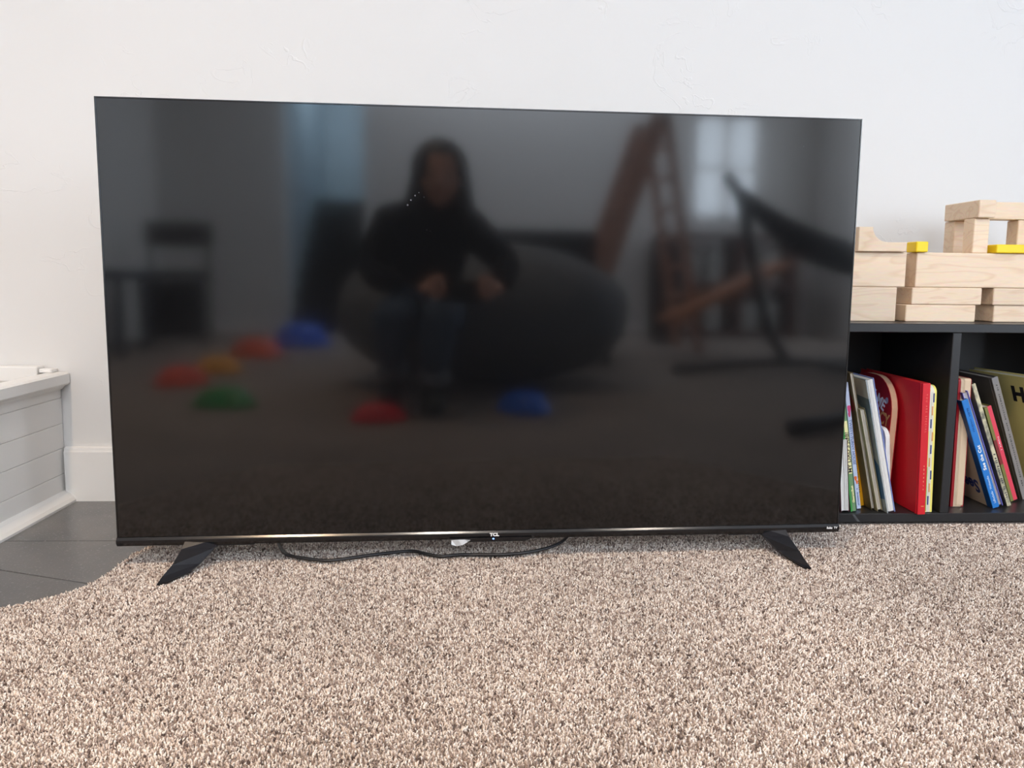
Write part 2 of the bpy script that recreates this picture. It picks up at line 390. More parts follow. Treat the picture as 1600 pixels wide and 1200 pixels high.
# ------------------------------------------------------------------ carpet with a real pile in front, cut along a curved edge
def carpet():
    base = empty('carpet', (0, 0, 0), label='speckled beige and brown carpet covering the floor under the television', cat='carpet')
    MB = carpet_mat(False); MP = carpet_mat(True)
    # backing: polygon slab
    pts = EDGE + [(XR-0.002, 1.73-0.002), (XR-0.002, YB), (XL+0.002, YB)]
    pts = [(min(max(p[0], XL+0.002), XR-0.002), min(p[1], 1.728)) for p in pts]
    bm = bmesh.new()
    vs = [bm.verts.new((x, y, -0.0045)) for x, y in pts]; f = bm.faces.new(vs)
    r = bmesh.ops.extrude_face_region(bm, geom=[f]); ex = [v for v in r['geom'] if isinstance(v, bmesh.types.BMVert)]
    bmesh.ops.translate(bm, vec=(0, 0, TZ-0.004+0.0045), verts=ex)
    bmesh.ops.recalc_face_normals(bm, faces=bm.faces[:]); bmesh.ops.triangulate(bm, faces=bm.faces[:])
    done('backing', bm, MB, base)
    # pile: ~230k tufts, three-sided bent yarn ends
    rng = np.random.default_rng(3)
    sp = 0.0027
    ys = np.arange(0.56, 1.728, sp); P = []
    X, Y = np.meshgrid(np.arange(-0.95, 1.45, sp), ys)
    X = X.ravel(); Y = Y.ravel()
    X = X + rng.uniform(-.5, .5, X.size)*sp*1.1; Y = Y + rng.uniform(-.5, .5, Y.size)*sp*1.1
    keep = (np.abs(X-0.05*Y-0.0) < 0.13+0.72*Y) & ~((Y > 1.44) & (X > 0.56)) & ~((Y > 1.5) & (rng.random(X.size) > 0.45))
    ex_ = np.array([p[0] for p in EDGE]); ey = np.array([p[1] for p in EDGE])
    # inside test: a tuft belongs to the carpet when right of / in front of the edge curve
    inside = np.zeros(X.size, bool)
    poly = [(-2.2, 0.0)] + EDGE + [(1.8, 1.73), (1.8, 0.0)]
    j = len(poly)-1
    for i in range(len(poly)):
        xi, yi = poly[i]; xj, yj = poly[j]
        c = ((yi > Y) != (yj > Y)) & (X < (xj-xi)*(Y-yi)/((yj-yi) if yj != yi else 1e-9)+xi)
        inside ^= c; j = i
    k = keep & inside & ~((X < -0.92) & (Y > 0.7))
    X, Y = X[k], Y[k]; n = X.size
    ang = rng.uniform(0, 2*np.pi, n); lean = rng.uniform(0.3, 1.3, n); rad = rng.uniform(0.0009, 0.0016, n)
    dx, dy = np.cos(ang), np.sin(ang)
    H = rng.uniform(0.0035, 0.0065, n)
    co = np.empty((n, 7, 3), np.float32)
    for q in range(3):
        a = ang + q*2*np.pi/3
        co[:, q, 0] = X+np.cos(a)*rad; co[:, q, 1] = Y+np.sin(a)*rad; co[:, q, 2] = -0.0055
        co[:, 3+q, 0] = X+dx*lean*0.0012+np.cos(a+.5)*rad*1.05; co[:, 3+q, 1] = Y+dy*lean*0.0012+np.sin(a+.5)*rad*1.05; co[:, 3+q, 2] = -0.0055+H*0.72
    co[:, 6, 0] = X+dx*lean*0.0030; co[:, 6, 1] = Y+dy*lean*0.0030; co[:, 6, 2] = -0.0055+H
    ft = np.array([[0, 1, 4], [0, 4, 3], [1, 2, 5], [1, 5, 4], [2, 0, 3], [2, 3, 5], [3, 4, 6], [4, 5, 6], [5, 3, 6]])
    F = (ft[None]+(np.arange(n)*7)[:, None, None]).reshape(-1, 3).astype(np.int32)
    me = bpy.data.meshes.new('pile')
    me.vertices.add(n*7); me.vertices.foreach_set('co', co.ravel())
    me.loops.add(F.size); me.loops.foreach_set('vertex_index', F.ravel())
    me.polygons.add(len(F)); me.polygons.foreach_set('loop_start', np.arange(0, F.size, 3, dtype=np.int32))
    me.update(calc_edges=True)
    # yarn colours: cream, pinkish taupe, brown
    cols = np.array([[0.93, 0.835, 0.755], [0.73, 0.615, 0.535], [0.50, 0.40, 0.345], [0.36, 0.275, 0.235], [0.15, 0.112, 0.098]])
    # neighbouring tufts share yarn: choose by a small-scale hashed grid
    g = 0.0042; hi = (np.floor(X/g).astype(np.int64)*73856093 ^ np.floor(Y/g).astype(np.int64)*19349663) % 1000003
    u = (hi*0.61803398875) % 1.0; u = np.where(rng.random(n) < 0.4, u, rng.random(n))
    idx = np.searchsorted([0.36, 0.62, 0.80, 0.94], u)
    c = cols[idx]*rng.uniform(0.88, 1.1, (n, 1))
    rgba = np.ones((n, 7, 4), np.float32); rgba[:, :, :3] = np.clip(c, 0, 1)[:, None, :]
    at = me.attributes.new('tone', 'FLOAT_COLOR', 'POINT'); at.data.foreach_set('color', rgba.ravel())
    o = link('pile', me, MP, base); tag(o, kind='stuff')
    print('tufts', n)
carpet()

# ------------------------------------------------------------------ low white boarded box in the corner
def corner_box():
    x0, xf, y0 = XL, -0.927, 0.70
    t = empty('boarded_box', (-1.5, 1.2, TZ), label='low white box of painted boards with a moulded rim in the left corner', cat='box')
    ox, oy, oz = t.location
    def b(name, a, c, d, e, f, g, m, bev=0.0, seg=1, **k): return box(name, a-ox, c-ox, d-oy, e-oy, f-oz, g-oz, m, t, bev, seg, **k)
    b('core', x0+0.002, xf-0.012, y0+0.012, WY-0.002, TZ, 0.225, M_board)
    zs = [TZ, 0.035, 0.092, 0.147, 0.204, 0.234]
    for a, c in zip(zs, zs[1:]):
        b('board', xf-0.012, xf, y0, WY-0.002, a+0.0003, c-0.0003, M_board, 0.0009)
        b('board', x0+0.002, xf-0.0125, y0, y0+0.012, a+0.0003, c-0.0003, M_board, 0.0009)
    # cap moulding with a small cove below
    bm = bmesh.new()
    prof = [(-0.018, 0.262), (0.016, 0.262), (0.021, 0.258), (0.021, 0.238), (0.017, 0.234), (0.010, 0.231), (0.004, 0.224), (0.001, 0.2235), (0.001, 0.232), (-0.018, 0.232)]
    bm_prism(bm, [(xf+p[0]-ox, p[1]-oz) for p in prof], y0-0.02-oy, WY-0.003-oy, 'y')
    done('rim', bm, M_trim, t)
    bm = bmesh.new(); bm_prism(bm, [(y0-p[0]-oy, p[1]-oz) for p in prof], x0+0.002-ox, xf-0.019-ox, 'x'); done('rim', bm, M_trim, t)
    b('back_rail', x0+0.002, -0.958, WY-0.034, WY-0.003, 0.236, 0.2765, M_trim, 0.003, 2)
    b('rim_corner', -0.957, -0.930, WY-0.030, WY-0.003, 0.262, 0.271, M_trim, 0.002)
    b('top_panel', x0+0.002, xf-0.0185, y0+0.02, WY-0.035, 0.2255, 0.246, mat('pale_grey_panel', (0.56, 0.54, 0.52, 1), 0.5, 0.4))
    bm = bmesh.new()
    prof = [(0, TZ), (0.026, TZ), (0.026, TZ+0.005), (0.021, TZ+0.012), (0.011, -0.007), (0.004, -0.004), (0, -0.003)]
    bm_prism(bm, [(xf+p[0]-ox, p[1]-oz) for p in prof], y0-oy, WY-0.003-oy, 'y'); done('shoe_moulding', bm, M_trim, t)
corner_box()

# ------------------------------------------------------------------ television
def television():
    W2, H, ZB = 0.614, 0.7114, 0.0355
    t = empty('television', (0.0207, 1.2683, 0), (0, 0, 0.0388), label='large black flat television standing on two splayed feet on the carpet', cat='television')
    # frame: thin black bezel round the screen
    bm = bmesh.new(); e = 0.0022
    bm_box(bm, -W2, -W2+e, 0.0, 0.012, ZB+0.012, ZB+H, 0.0004)
    bm_box(bm, W2-e, W2, 0.0, 0.012, ZB+0.012, ZB+H, 0.0004)
    bm_box(bm, -W2+e, W2-e, 0.0, 0.012, ZB+H-e, ZB+H, 0.0004)
    done('bezel', bm, M_gloss, t)
    # screen: black semi-gloss panel
    Ms = mat('screen_panel', (0.004, 0.0042, 0.0047, 1), 0.075, 0.5)
    Ms.node_tree.nodes['Principled BSDF'].inputs['IOR'].default_value = 1.64
    box('screen', -W2+e, W2-e, 0.0011, 0.009, ZB+0.013, ZB+H-e, Ms, t)
    # dust specks and smudges left on the glass
    Md = mat('smudge', (0.12, 0.12, 0.135, 1), 0.6)
    bm = bmesh.new()
    for u, z, r in [(-0.135, 0.60, 0.0035), (-0.128, 0.607, 0.003), (-0.122, 0.612, 0.002), (-0.14, 0.592, 0.003), (-0.114, 0.605, 0.0015), (-0.11, 0.553, 0.0015), (-0.104, 0.551, 0.0012), (-0.445, 0.475, 0.0011), (0.515, 0.70, 0.0012), (0.13, 0.69, 0.0012), (-0.31, 0.66, 0.001), (-0.036, 0.49, 0.0008)]:
        r *= 0.55
        v = [bm.verts.new((u+r*random.uniform(.5, 1)*math.cos(k), 0.00105, z+ZB-0.0355+r*random.uniform(.5, 1)*math.sin(k))) for k in (0, .9, 1.8, 2.7, 3.6, 4.5, 5.4)]
        bm.faces.new(v)
    tag(done('dust_specks', bm, Md, t), kind='stuff')
    # lower strip
    bm = bmesh.new()
    prof = [(0.012, 0.0145), (0.001, 0.0145), (-0.0012, 0.0140), (-0.0034, 0.0112), (-0.0046, 0.0100), (-0.0046, 0.0056), (-0.0030, 0.0030), (-0.0012, 0.0), (0.012, 0.0)]
    bm_prism(bm, [(y, ZB+z) for y, z in prof], -W2, W2, 'x'); strip = done('lower_bezel', bm, M_gloss, t)
    # back cover and electronics housing
    bm = bmesh.new(); bm_box(bm, -W2+0.004, W2-0.004, 0.0121, 0.020, ZB+0.004, ZB+H-0.004, 0.003)
    bm_loft(bm, [[(sx*(0.52-k), yy, zz) for sx, zz in ((-1, ZB+0.004+k), (1, ZB+0.004+k), (1, ZB+0.42-k*2), (-1, ZB+0.42-k*2))] for yy, k in ((0.018, 0), (0.055, 0.01), (0.072, 0.03))])
    done('back_cover', bm, M_black, t)
    # sensor box under the strip with its blue standby light
    bm = bmesh.new()
    bm_prism(bm, [(-0.073, ZB+0.0035), (-0.069, ZB-0.0020), (-0.062, ZB-0.0035), (0.055, ZB-0.0035), (0.066, ZB+0.001), (0.066, ZB+0.0035)], -0.0052, 0.016, 'y')
    sb = done('sensor_box', bm, M_gloss, t)
    bm = bmesh.new(); bmesh.ops.create_uvsphere(bm, u_segments=10, v_segments=6, radius=0.0011, matrix=Matrix.Translation((0.0008, -0.0052, ZB+0.0014)) @ Matrix.Diagonal((1.5, 0.5, 1, 1)))
    tag(done('standby_light', bm, mat('blue_led', (0.1, 0.2, 1, 1), 0.3, emit=((0.12, 0.28, 1, 1), 9)), sb), label='small glowing blue standby light')
    # clear plastic film left hanging from the box
    bm = bmesh.new()
    P = [(-0.070, 0.001), (-0.060, 0.002), (-0.048, 0.0015), (-0.038, 0.001)]; Q = [(-0.0705, -0.0062), (-0.062, -0.0102), (-0.052, -0.0078), (-0.043, -0.0035)]
    a = [bm.verts.new((p[0], -0.0064-0.002*(i % 2), ZB+p[1])) for i, p in enumerate(P)]; b = [bm.verts.new((p[0], -0.0085+0.003*(i % 2), ZB+p[1])) for i, p in enumerate(Q)]
    for i in range(3): bm.faces.new((a[i], a[i+1], b[i+1], b[i]))
    r = bmesh.ops.extrude_face_region(bm, geom=bm.faces[:]); bmesh.ops.translate(bm, vec=(0, 0.0004, 0), verts=[v for v in r['geom'] if isinstance(v, bmesh.types.BMVert)])
    tag(done('plastic_film', bm, mat('clear_film', (0.75, 0.77, 0.78, 1), 0.15, 0.8, alpha=0.75), t), label='crumpled clear protective film tab')
    # lettering
    Ml = mat('silver_print', (0.78, 0.77, 0.75, 1), 0.4)
    text('TCL', 0.0074, Ml, t, axes(0.0025, -0.00475, ZB+0.0082, (1, 0, 0), (0, 0, 1), (0, -1, 0)), align='CENTER', sx=1.15, off=0.00045)
    text('Roku', 0.0054, Ml, t, axes(0.5905, -0.00475, ZB+0.0086, (1, 0, 0), (0, 0, 1), (0, -1, 0)), sx=0.88, off=0.00028)
    text('TV', 0.0054, Ml, t, axes(0.6035, -0.00475, ZB+0.0086, (1, 0, 0), (0, 0, 1), (0, -1, 0)), sx=0.95, off=0.00018)
    # splayed feet: front and rear legs of each inverted V
    for s, (uo, ui, tip) in ((-1, (0.505, 0.452, 0.523)), (1, (0.515, 0.470, 0.527))):
        bm = bmesh.new()
        def sec(y0, y1, u0, u1, z0, z1):   # an inclined slab section: outer edge u1, inner edge u0
            return [(s*u0, y0, z0), (s*u1, y0+0.0, z0), (s*u1, y1, z1), (s*u0, y1, z1)]
        # front leg: from the cabinet forward and outward to a pointed toe, its underside lying on the carpet
        top = [(s*ui, 0.002, 0.045), (s*uo, -0.002, 0.045), (s*uo, 0.026, 0.045), (s*ui, 0.030, 0.045)]
        r1 = [(s*(ui+0.008), -0.002, 0.030), (s*(uo+0.003), -0.014, 0.033), (s*(uo+0.003), 0.010, 0.030), (s*(ui+0.008), 0.018, 0.028)]
        r2 = [(s*(ui+0.026), -0.020, 0.0105), (s*(uo+0.008), -0.046, 0.018), (s*(uo+0.008), -0.030, 0.010), (s*(ui+0.030), -0.004, 0.004)]
        r3 = [(s*(ui+0.038), -0.045, 0.0045), (s*(tip-0.002), -0.068, 0.0075), (s*(tip-0.002), -0.058, 0.001), (s*(ui+0.040), -0.036, -0.001)]
        r4 = [(s*(tip-0.011), -0.076, 0.002), (s*tip, -0.083, 0.0022), (s*tip, -0.081, -0.001), (s*(tip-0.011), -0.074, -0.001)]
        bm_loft(bm, [top, r1, r2, r3, r4])
        fo = done('foot', bm, M_foot, t)
        bmr = bmesh.new()
        bm_loft(bmr, [[(x, 0.056-y, z) for x, y, z in ring] for ring in ([top[0], top[1], top[2], top[3]], r1, [(x*0.985, y-0.03, z) for x, y, z in r2], [(x*0.975, y-0.06, z) for x, y, z in r4])])
        done('rear_leg', bmr, M_foot, fo)
        box('mounting_plate', min(s*(ui-0.055), s*(uo-0.002)), max(s*(ui-0.055), s*(uo-0.002)), 0.004, 0.05, ZB-0.004, ZB+0.004, M_black, fo, 0.001)
television()

def cord():
    M = mat('black_cord', (0.012, 0.012, 0.014, 1), 0.4)
    a = [(-0.358, 1.362, 0.040), (-0.360, 1.345, 0.014), (-0.345, 1.311, 0.004), (-0.322, 1.280, 0.004), (-0.269, 1.258, 0.004), (-0.237, 1.260, 0.004), (-0.187, 1.283, 0.003), (-0.123, 1.301, 0.003),
         (-0.095, 1.287, 0.003), (-0.067, 1.274, 0.003), (-0.034, 1.281, 0.003), (0.043, 1.278, 0.004), (0.100, 1.291, 0.006), (0.141, 1.315, 0.011), (0.163, 1.345, 0.022), (0.168, 1.362, 0.045)]
    b = [(x, y-0.0032, z+0.0006) for x, y, z in a]
    t = empty('power_cord', (0, 1.28, 0.0), label='thin black two-strand power cord looping on the carpet below the television', cat='cord')
    for p in (a, b):
        bm = bmesh.new(); bm_tube(bm, [(q.x, q.y-1.28, q.z) for q in spline(p, 6)], 0.0026, 8); done('strand', bm, M, t, smooth=True)
cord()

# ------------------------------------------------------------------ black cube shelf
SY, SH = 1.449, 0.397
def shelf():
    t = empty('cube_shelf', (0.93, 1.58, 0), label='low black cube shelf holding picture books behind the television', cat='shelf')
    ox, oy, _ = t.location; yb = 1.72; b = 0.0012
    def p(name, x0, x1, y0, y1, z0, z1): box(name, x0-ox, x1-ox, y0-oy, y1-oy, z0, z1, M_shelf, t, b if name != 'back_panel' else 0, 1)
    p('top_board', 0.55, 1.682, SY, yb, SH-0.0172, SH)
    p('bottom_board', 0.55, 1.682, SY, yb, 0.0, 0.0178)
    for x in (0.550, 0.9180, 1.2885, 1.664): p('divider' if 0.6 < x < 1.6 else 'side_panel', x, x+0.018, SY+0.0008, yb-0.004, 0.0178, SH-0.0172)
    p('back_panel', 0.552, 1.680, yb-0.004, yb, 0.0178, SH-0.0172)
    # pale scrape on the front edge of the bottom board
    bm = bmesh.new(); v = [bm.verts.new(q) for q in ((0.7375-ox, SY-0.0002-oy, 0.0168), (0.7425-ox, SY-0.0002-oy, 0.0168), (0.7555-ox, SY-0.0002-oy, 0.0015), (0.7495-ox, SY-0.0002-oy, 0.0015))]; bm.faces.new(v)
    done('scrape', bm, mat('scraped_laminate', (0.07, 0.07, 0.07, 1), 0.6), t)
shelf()

# ------------------------------------------------------------------ wooden blocks
M_maple = wood_mat('maple_block', rgb(238, 211, 180), rgb(229, 196, 162), 9)
M_yellow = mat('yellow_paint_block', rgb(250, 214, 20), 0.4, 0.4)
BN = 'maple unit blocks stacked on the shelf'
def block(x0, x1, y0, y1, z0, z1, label, m=None, yaw=0, name='wooden_block'):
    cx, cy = (x0+x1)/2, (y0+y1)/2
    o = box(name, x0-cx, x1-cx, y0-cy, y1-cy, 0, z1-z0, m or M_maple, None, 0.0022, 2, loc=(cx, cy, z0), rot=(0, 0, R(yaw)))
    return tag(o, label=label, cat='block', group=BN)
z0 = SH+0.0003; BY = 1.515; D = 0.07
z1 = z0+0.0692; z2 = z1+0.0003; z3 = z2+0.0695; zt = z3+0.0003; zm = z0+0.0345
block(0.69, 0.836, BY, BY+D, z0, z1, 'thick maple block with a small knot, in the bottom row beside the television')
block(0.857, 1.003, BY+0.001, BY+D, z0, zm, 'thin maple block lying on the shelf top, nearest whole one in the bottom layer')
block(0.867, 1.013, BY, BY+D, zm+0.0003, z1, 'thin maple block lying on another thin block beside the thick knotty one')
block(1.043, 1.19, BY+0.004, BY+D+0.03, z0, zm, 'thin maple block on the shelf top at the right photo edge')
block(1.037, 1.184, BY, BY+D, zm+0.0003, z1, 'thin maple block second from the shelf top at the right photo edge')
block(0.57, 0.8515, BY, BY+D, z2, z3, 'long thick maple block with figured grain, second row beside the television')
block(0.872, 1.154, BY, BY+D, z2, z3, 'long thick maple block carrying the little block gateway')
# curved block
bm = bmesh.new(); pts = [(0.745, zt), (0.844, zt), (0.844, zt+0.0185), (0.805, zt+0.0185)]
for k in range(1, 10):
    a = k/9*math.pi/2; pts.append((0.805-0.031*math.sin(a), zt+0.0185+0.0295*(1-math.cos(a))))
pts += [(0.745, zt+0.048)]
bm_prism(bm, [(x-0.79, z-zt) for x, z in pts], -0.018, 0.018, 'y')
bmesh.ops.bevel(bm, geom=[e for e in bm.edges if abs(e.verts[0].co.y-e.verts[1].co.y) < 1e-5], offset=0.0012, segments=1, affect='EDGES')
tag(done('wooden_block', bm, M_maple, loc=(0.79, 1.523, zt)), label='maple block with a concave quarter-round cut, on top beside the television', cat='block', group=BN)
block(0.8655, 0.8905, 1.508, 1.545, zt, zt+0.021, 'small yellow painted block beside the curved block', M_yellow)
block(0.990, 1.0225, 1.522, 1.557, zt, zt+0.0695, 'upright maple block holding the near corner of the gateway')
block(0.998, 1.032, 1.600, 1.636, zt, zt+0.0695, 'upright maple block at the back left of the gateway')
block(1.103, 1.138, 1.552, 1.587, zt, zt+0.0695, 'upright maple block under the right end of the gateway beam')
block(0.991, 1.0265, 1.512, 1.628, zt+0.0698, zt+0.1050, 'maple beam block laid front to back across two uprights')
block(1.0275, 1.168, 1.550, 1.586, zt+0.0698, zt+0.1050, 'maple beam block laid sideways from the gateway to the right')
block(1.031, 1.172, 1.508, 1.540, zt, zt+0.0172, 'flat yellow painted plank block under the gateway beam', M_yellow)

# ------------------------------------------------------------------ books
BG = 'picture books standing in the cube shelf'
def cm(name, c, rough=0.38, var=None): return mat(name, rgb(*c), rough, 0.45, var=var)
ZS = 0.0180
def book(label, x, y, lean, th, h, d, cover, spine=None, face='spine', pages=None, yaw=0, rnd=0.0, ct=0.0018, name='book', cover_left=None):
    """x = left bottom edge on the shelf board; lean in degrees, positive = top to the left. local: x thickness, y depth, z height"""
    t = empty(name, (x, y, ZS+0.0004), (0, R(-lean), R(yaw)), label=label, cat='book', group=BG)
    pages = pages or M_paper
    def side(x0, x1, m, nm='cover'):
        bm = bmesh.new()
        if rnd:
            pts = [(0, 0), (d, 0), (d, h-rnd)]
            for k in range(1, 9):
                a = k/8*math.pi/2; pts.append((d-rnd+rnd*math.cos(a), h-rnd+rnd*math.sin(a)))
            for k in range(0, 9):
                a = math.pi/2+k/8*math.pi/2; pts.append((rnd+rnd*math.cos(a), h-rnd+rnd*math.sin(a)))
            bm_prism(bm, pts, x0, x1, 'x')
        else: bm_box(bm, x0, x1, 0, d, 0, h, min(0.0005, (x1-x0)*0.3))
        return done(nm, bm, m, t)
    side(0, ct, cover_left or cover); side(th-ct, th, cover)
    if face == 'spine':
        box('spine', -0.0002, th+0.0002, -0.0016, 0.0012, 0, h, spine or cover, t, 0.0008, 2)
        box('pages', ct, th-ct, 0.0015, d-0.004, 0.003, h-0.003, pages, t)
    elif rnd:
        n = max(2, int((th-2*ct)/0.0022)); g = (th-2*ct)/n
        for k in range(n): side(ct+k*g+0.0002, ct+(k+1)*g-0.0002, pages, 'board_page')
    else:
        n = max(3, int((th-2*ct)/0.0011)); bm = bmesh.new()
        for k in range(n):
            a = ct+(th-2*ct)*k/n; q = random.uniform(0, 0.0025)
            bm_box(bm, a, a+(th-2*ct)/n*0.8, 0.001+q, d-0.004, 0.003, h-0.002-q*0.8)
        tag(done('pages', bm, pages, t), kind='stuff')
        box('spine', 0, th, d-0.001, d+0.001, 0, h, spine or cover, t)
    return t
def spine_text(t, s, size, z, m, up=True, x=None, th=0.01, sx=1, space=1.0, off=0.0):
    M = axes(x if x is not None else th/2, -0.0019, z, (0, 0, 1) if up else (0, 0, -1), (-1, 0, 0) if up else (1, 0, 0), (0, -1, 0))
    return text(s, size, m, t, M, sx=sx, space=space, off=off)
def cover_text(t, s, size, y, z, m, flip=False, sx=1, tilt=0, off=0.0):
    M = axes(-0.0003, y, z, (0, 1, 0) if flip else (0, -1, 0), (0, 0, -1) if flip else (0, 0, 1), (-1, 0, 0))
    return text(s, size, m, t, M @ Matrix.Rotation(R(tilt), 4, 'Z'), sx=sx, off=off)
def blob(t, pts, m, name='printed_shape', x=-0.0003):
    bm = bmesh.new(); bm_prism(bm, [(y, z) for y, z in pts], x, x+0.00015, 'x'); done(name, bm, m, t)
def oval(cy, cz, ry, rz, rot=0, n=18):
    return [(cy+ry*math.cos(a)*math.cos(rot)-rz*math.sin(a)*math.sin(rot), cz+ry*math.cos(a)*math.sin(rot)+rz*math.sin(a)*math.cos(rot)) for a in [2*math.pi*k/n for k in range(n)]]
I_black = mat('black_ink', (0.015, 0.014, 0.02, 1), 0.5); I_white = mat('white_ink', (0.85, 0.85, 0.84, 1), 0.5)
I_navy = mat('navy_ink', (0.02, 0.05, 0.22, 1), 0.5); I_red = mat('red_ink', (0.45, 0.05, 0.04, 1), 0.5)
I_gold = mat('gold_ink', rgb(214, 160, 96), 0.45); I_cream = mat('cream_ink', rgb(240, 232, 170), 0.5)
I_pink = mat('pink_ink', rgb(214, 70, 130), 0.5); I_orange = mat('orange_ink', rgb(235, 110, 50), 0.5)
I_grey = mat('grey_ink', (0.09, 0.09, 0.09, 1), 0.5); I_blue = mat('dark_blue_ink', rgb(20, 84, 150), 0.5)
I_rose = mat('gilt_on_red_ink', rgb(225, 120, 100), 0.5)

def books():
    # --- left compartment, left to right
    t = book('thin paperback with fanned white pages at the television edge', 0.7185, 1.455, 5, 0.017, 0.150, 0.16, cm('plum_cover', (110, 70, 80)), face='pages', pages=M_paper2, ct=0.0007)
    t = book('green picture book with pale yellow title lettering on its spine', 0.7420, 1.463, 9.3, 0.0105, 0.215, 0.20, cm('green_cover', (62, 146, 72)), spine=cm('green_spine', (112, 146, 104)))
    box('spine_band', -0.0004, 0.0032, -0.0019, 0.0, 0, 0.215, cm('green_cover', (62, 146, 72)), t)
    box('title_panel', 0.0036, 0.0104, -0.00185, 0, 0.078, 0.186, I_cream, t)
    spine_text(t, "MY DAD'S JOB!", 0.0098, 0.080, I_black, True, x=0.0068, sx=1.28, off=0.0002)
    spine_text(t, 'Glassman/Bush', 0.0058, 0.018, I_cream, True, x=0.0072, off=0.0002)
    t = book('pale lavender picture book with blue spine title between green and yellow spines', 0.7625, 1.480, 9.3, 0.0082, 0.262, 0.20, cm('lavender_cover', (196, 206, 232)))
    spine_text(t, 'TWISTY-TURNY HOUSE', 0.0078, 0.186, mat('slate_blue_ink', rgb(96, 112, 168), 0.5), False, x=0.0042, sx=1.12, off=0.0001)
    marks(t, 0.0042, 0.008, 0.044, 14, mat('slate_blue_ink', rgb(96, 112, 168), 0.5), 0.0026)
    blob2(t, 0.0045, 0.207, 0.0032, 0.0105, I_pink); blob2(t, 0.0038, 0.196, 0.0022, 0.006, I_pink)
    blob2(t, 0.0035, 0.064, 0.0026, 0.006, I_orange); blob2(t, 0.0055, 0.056, 0.002, 0.005, I_orange)
    t = book('narrow orange-yellow spined picture book beside the lavender one', 0.7800, 1.500, 10.6, 0.0075, 0.2115, 0.19, cm('orange_cover', (250, 178, 32)))
    marks(t, 0.0014, 0.030, 0.155, 28, I_black, 0.0022)
    # tall dark cover with warm picture, pages forward
    t = book('tall paperback with red and brown picture cover standing behind the yellow spine', 0.7888, 1.470, 12.6, 0.0065, 0.286, 0.19, cm('brown_cover', (120, 104, 72), var=(22, rgb(150, 128, 82), 0.1)), face='pages', pages=M_paper, ct=0.0007)
    blob(t, oval(0.03, 0.225, 0.028, 0.022, 0.4), mat('brick_ink', rgb(150, 62, 40), 0.5)); blob(t, oval(0.05, 0.18, 0.02, 0.015, -0.3), mat('brick_ink', rgb(150, 62, 40), 0.5))
    t = book('olive paperback with a red streak on its bowed cover and creamy pages', 0.7965, 1.461, 13.4, 0.0098, 0.214, 0.19, cm('olive_cover', (176, 164, 122), var=(12, rgb(196, 186, 146), 0.12)), face='pages', pages=M_paper, ct=0.0008)
    blob(t, oval(0.022, 0.155, 0.005, 0.035, 0.12), I_red); blob(t, oval(0.05, 0.15, 0.010, 0.03, 0.2), mat('dark_red_ink', rgb(90, 24, 20), 0.5))
    marks_side(t, 0.01, 0.05, 0.03, 6, I_black)
    t = book('large grey-blue illustrated book with white pages and periwinkle back cover', 0.8095, 1.448, 12.9, 0.0165, 0.276, 0.215, cm('periwinkle_cover', (132, 152, 212)), face='pages', pages=M_paper2, ct=0.0016,
             cover_left=cm('picture_cover', (176, 184, 182), var=(16, rgb(128, 152, 168), 0.12)))
    blob(t, [(0.0, 0.236), (0.21, 0.25), (0.21, 0.274), (0.0, 0.274)], mat('pale_print', rgb(238, 234, 226), 0.5))
    blob(t, oval(0.05, 0.17, 0.02, 0.05, 0.1), mat('beige_print', rgb(196, 190, 172), 0.5), x=-0.0004)
    blob(t, [(0.0, 0.03), (0.05, 0.02), (0.06, 0.10), (0.03, 0.12), (0.004, 0.10)], mat('deep_blue_print', rgb(64, 108, 146), 0.5), x=-0.0005)
    t = book('small white round-cornered board book tucked beside the periwinkle cover', 0.8225, 1.476, 4.5, 0.0085, 0.166, 0.15, cm('white_cover', (232, 226, 220)), face='pages', pages=M_paper2, rnd=0.018, ct=0.0012)
    t = book('dark red board book with a domed top and thick page edges', 0.8310, 1.512, -2.4, 0.0148, 0.262, 0.19, cm('maroon_cover', (170, 26, 36)), face='pages', pages=cm('board_pages', (222, 184, 152), 0.55), rnd=0.075, ct=0.0014)
    cover_text(t, 'Y-ME', 0.032, 0.088, 0.226, I_white, sx=0.95, tilt=-24, off=0.0008)
    cover_text(t, 'NCY', 0.036, 0.066, 0.178, I_gold, sx=0.8, tilt=-6, off=0.001)
    cover_text(t, '• • • • • • •', 0.008, 0.085, 0.203, I_rose, tilt=-8)
    blob(t, oval(0.022, 0.214, 0.006, 0.007), mat('silver_dot', rgb(170, 165, 175), 0.5)); blob(t, oval(0.085, 0.196, 0.018, 0.012), I_black)
    # big red hardback
    red = cm('red_cloth_cover', (208, 30, 44)); t = book('big red hardback with small gilt spine lettering near the divider', 0.8665, 1.441, 1.7, 0.0150, 0.263, 0.245, red, spine=cm('red_spine', (205, 30, 42)), ct=0.0026)
    box('hinge_ridge', -0.0008, 0.001, 0.005, 0.0085, 0, 0.263, cm('red_spine', (205, 30, 42)), t, 0.0003)
    spine_text(t, 'YOU ARE SPECIAL', 0.0052, 0.242, I_rose, False, x=0.0085, space=1.95)
    marks(t, 0.0085, 0.050, 0.120, 9, I_rose, 0.0024)
    box('publisher_mark', 0.006, 0.0115, -0.0019, -0.0017, 0.016, 0.0175, I_gold, t)
    t = book('yellow and lime round-cornered board book between red hardback and divider', 0.8885, 1.456, 1.8, 0.0165, 0.256, 0.20, cm('yellow_cover', (236, 226, 116)), face='pages', pages=cm('board_pages_white', (226, 224, 206), 0.5), rnd=0.014, ct=0.0042)
    box('lime_lower_cover', -0.0003, 0.0040, -0.0004, 0.01, 0.002, 0.092, cm('lime', (140, 190, 60)), t)
    box('white_upper_cover', -0.0003, 0.0040, -0.0004, 0.01, 0.165, 0.245, cm('white_cover', (232, 226, 220)), t)
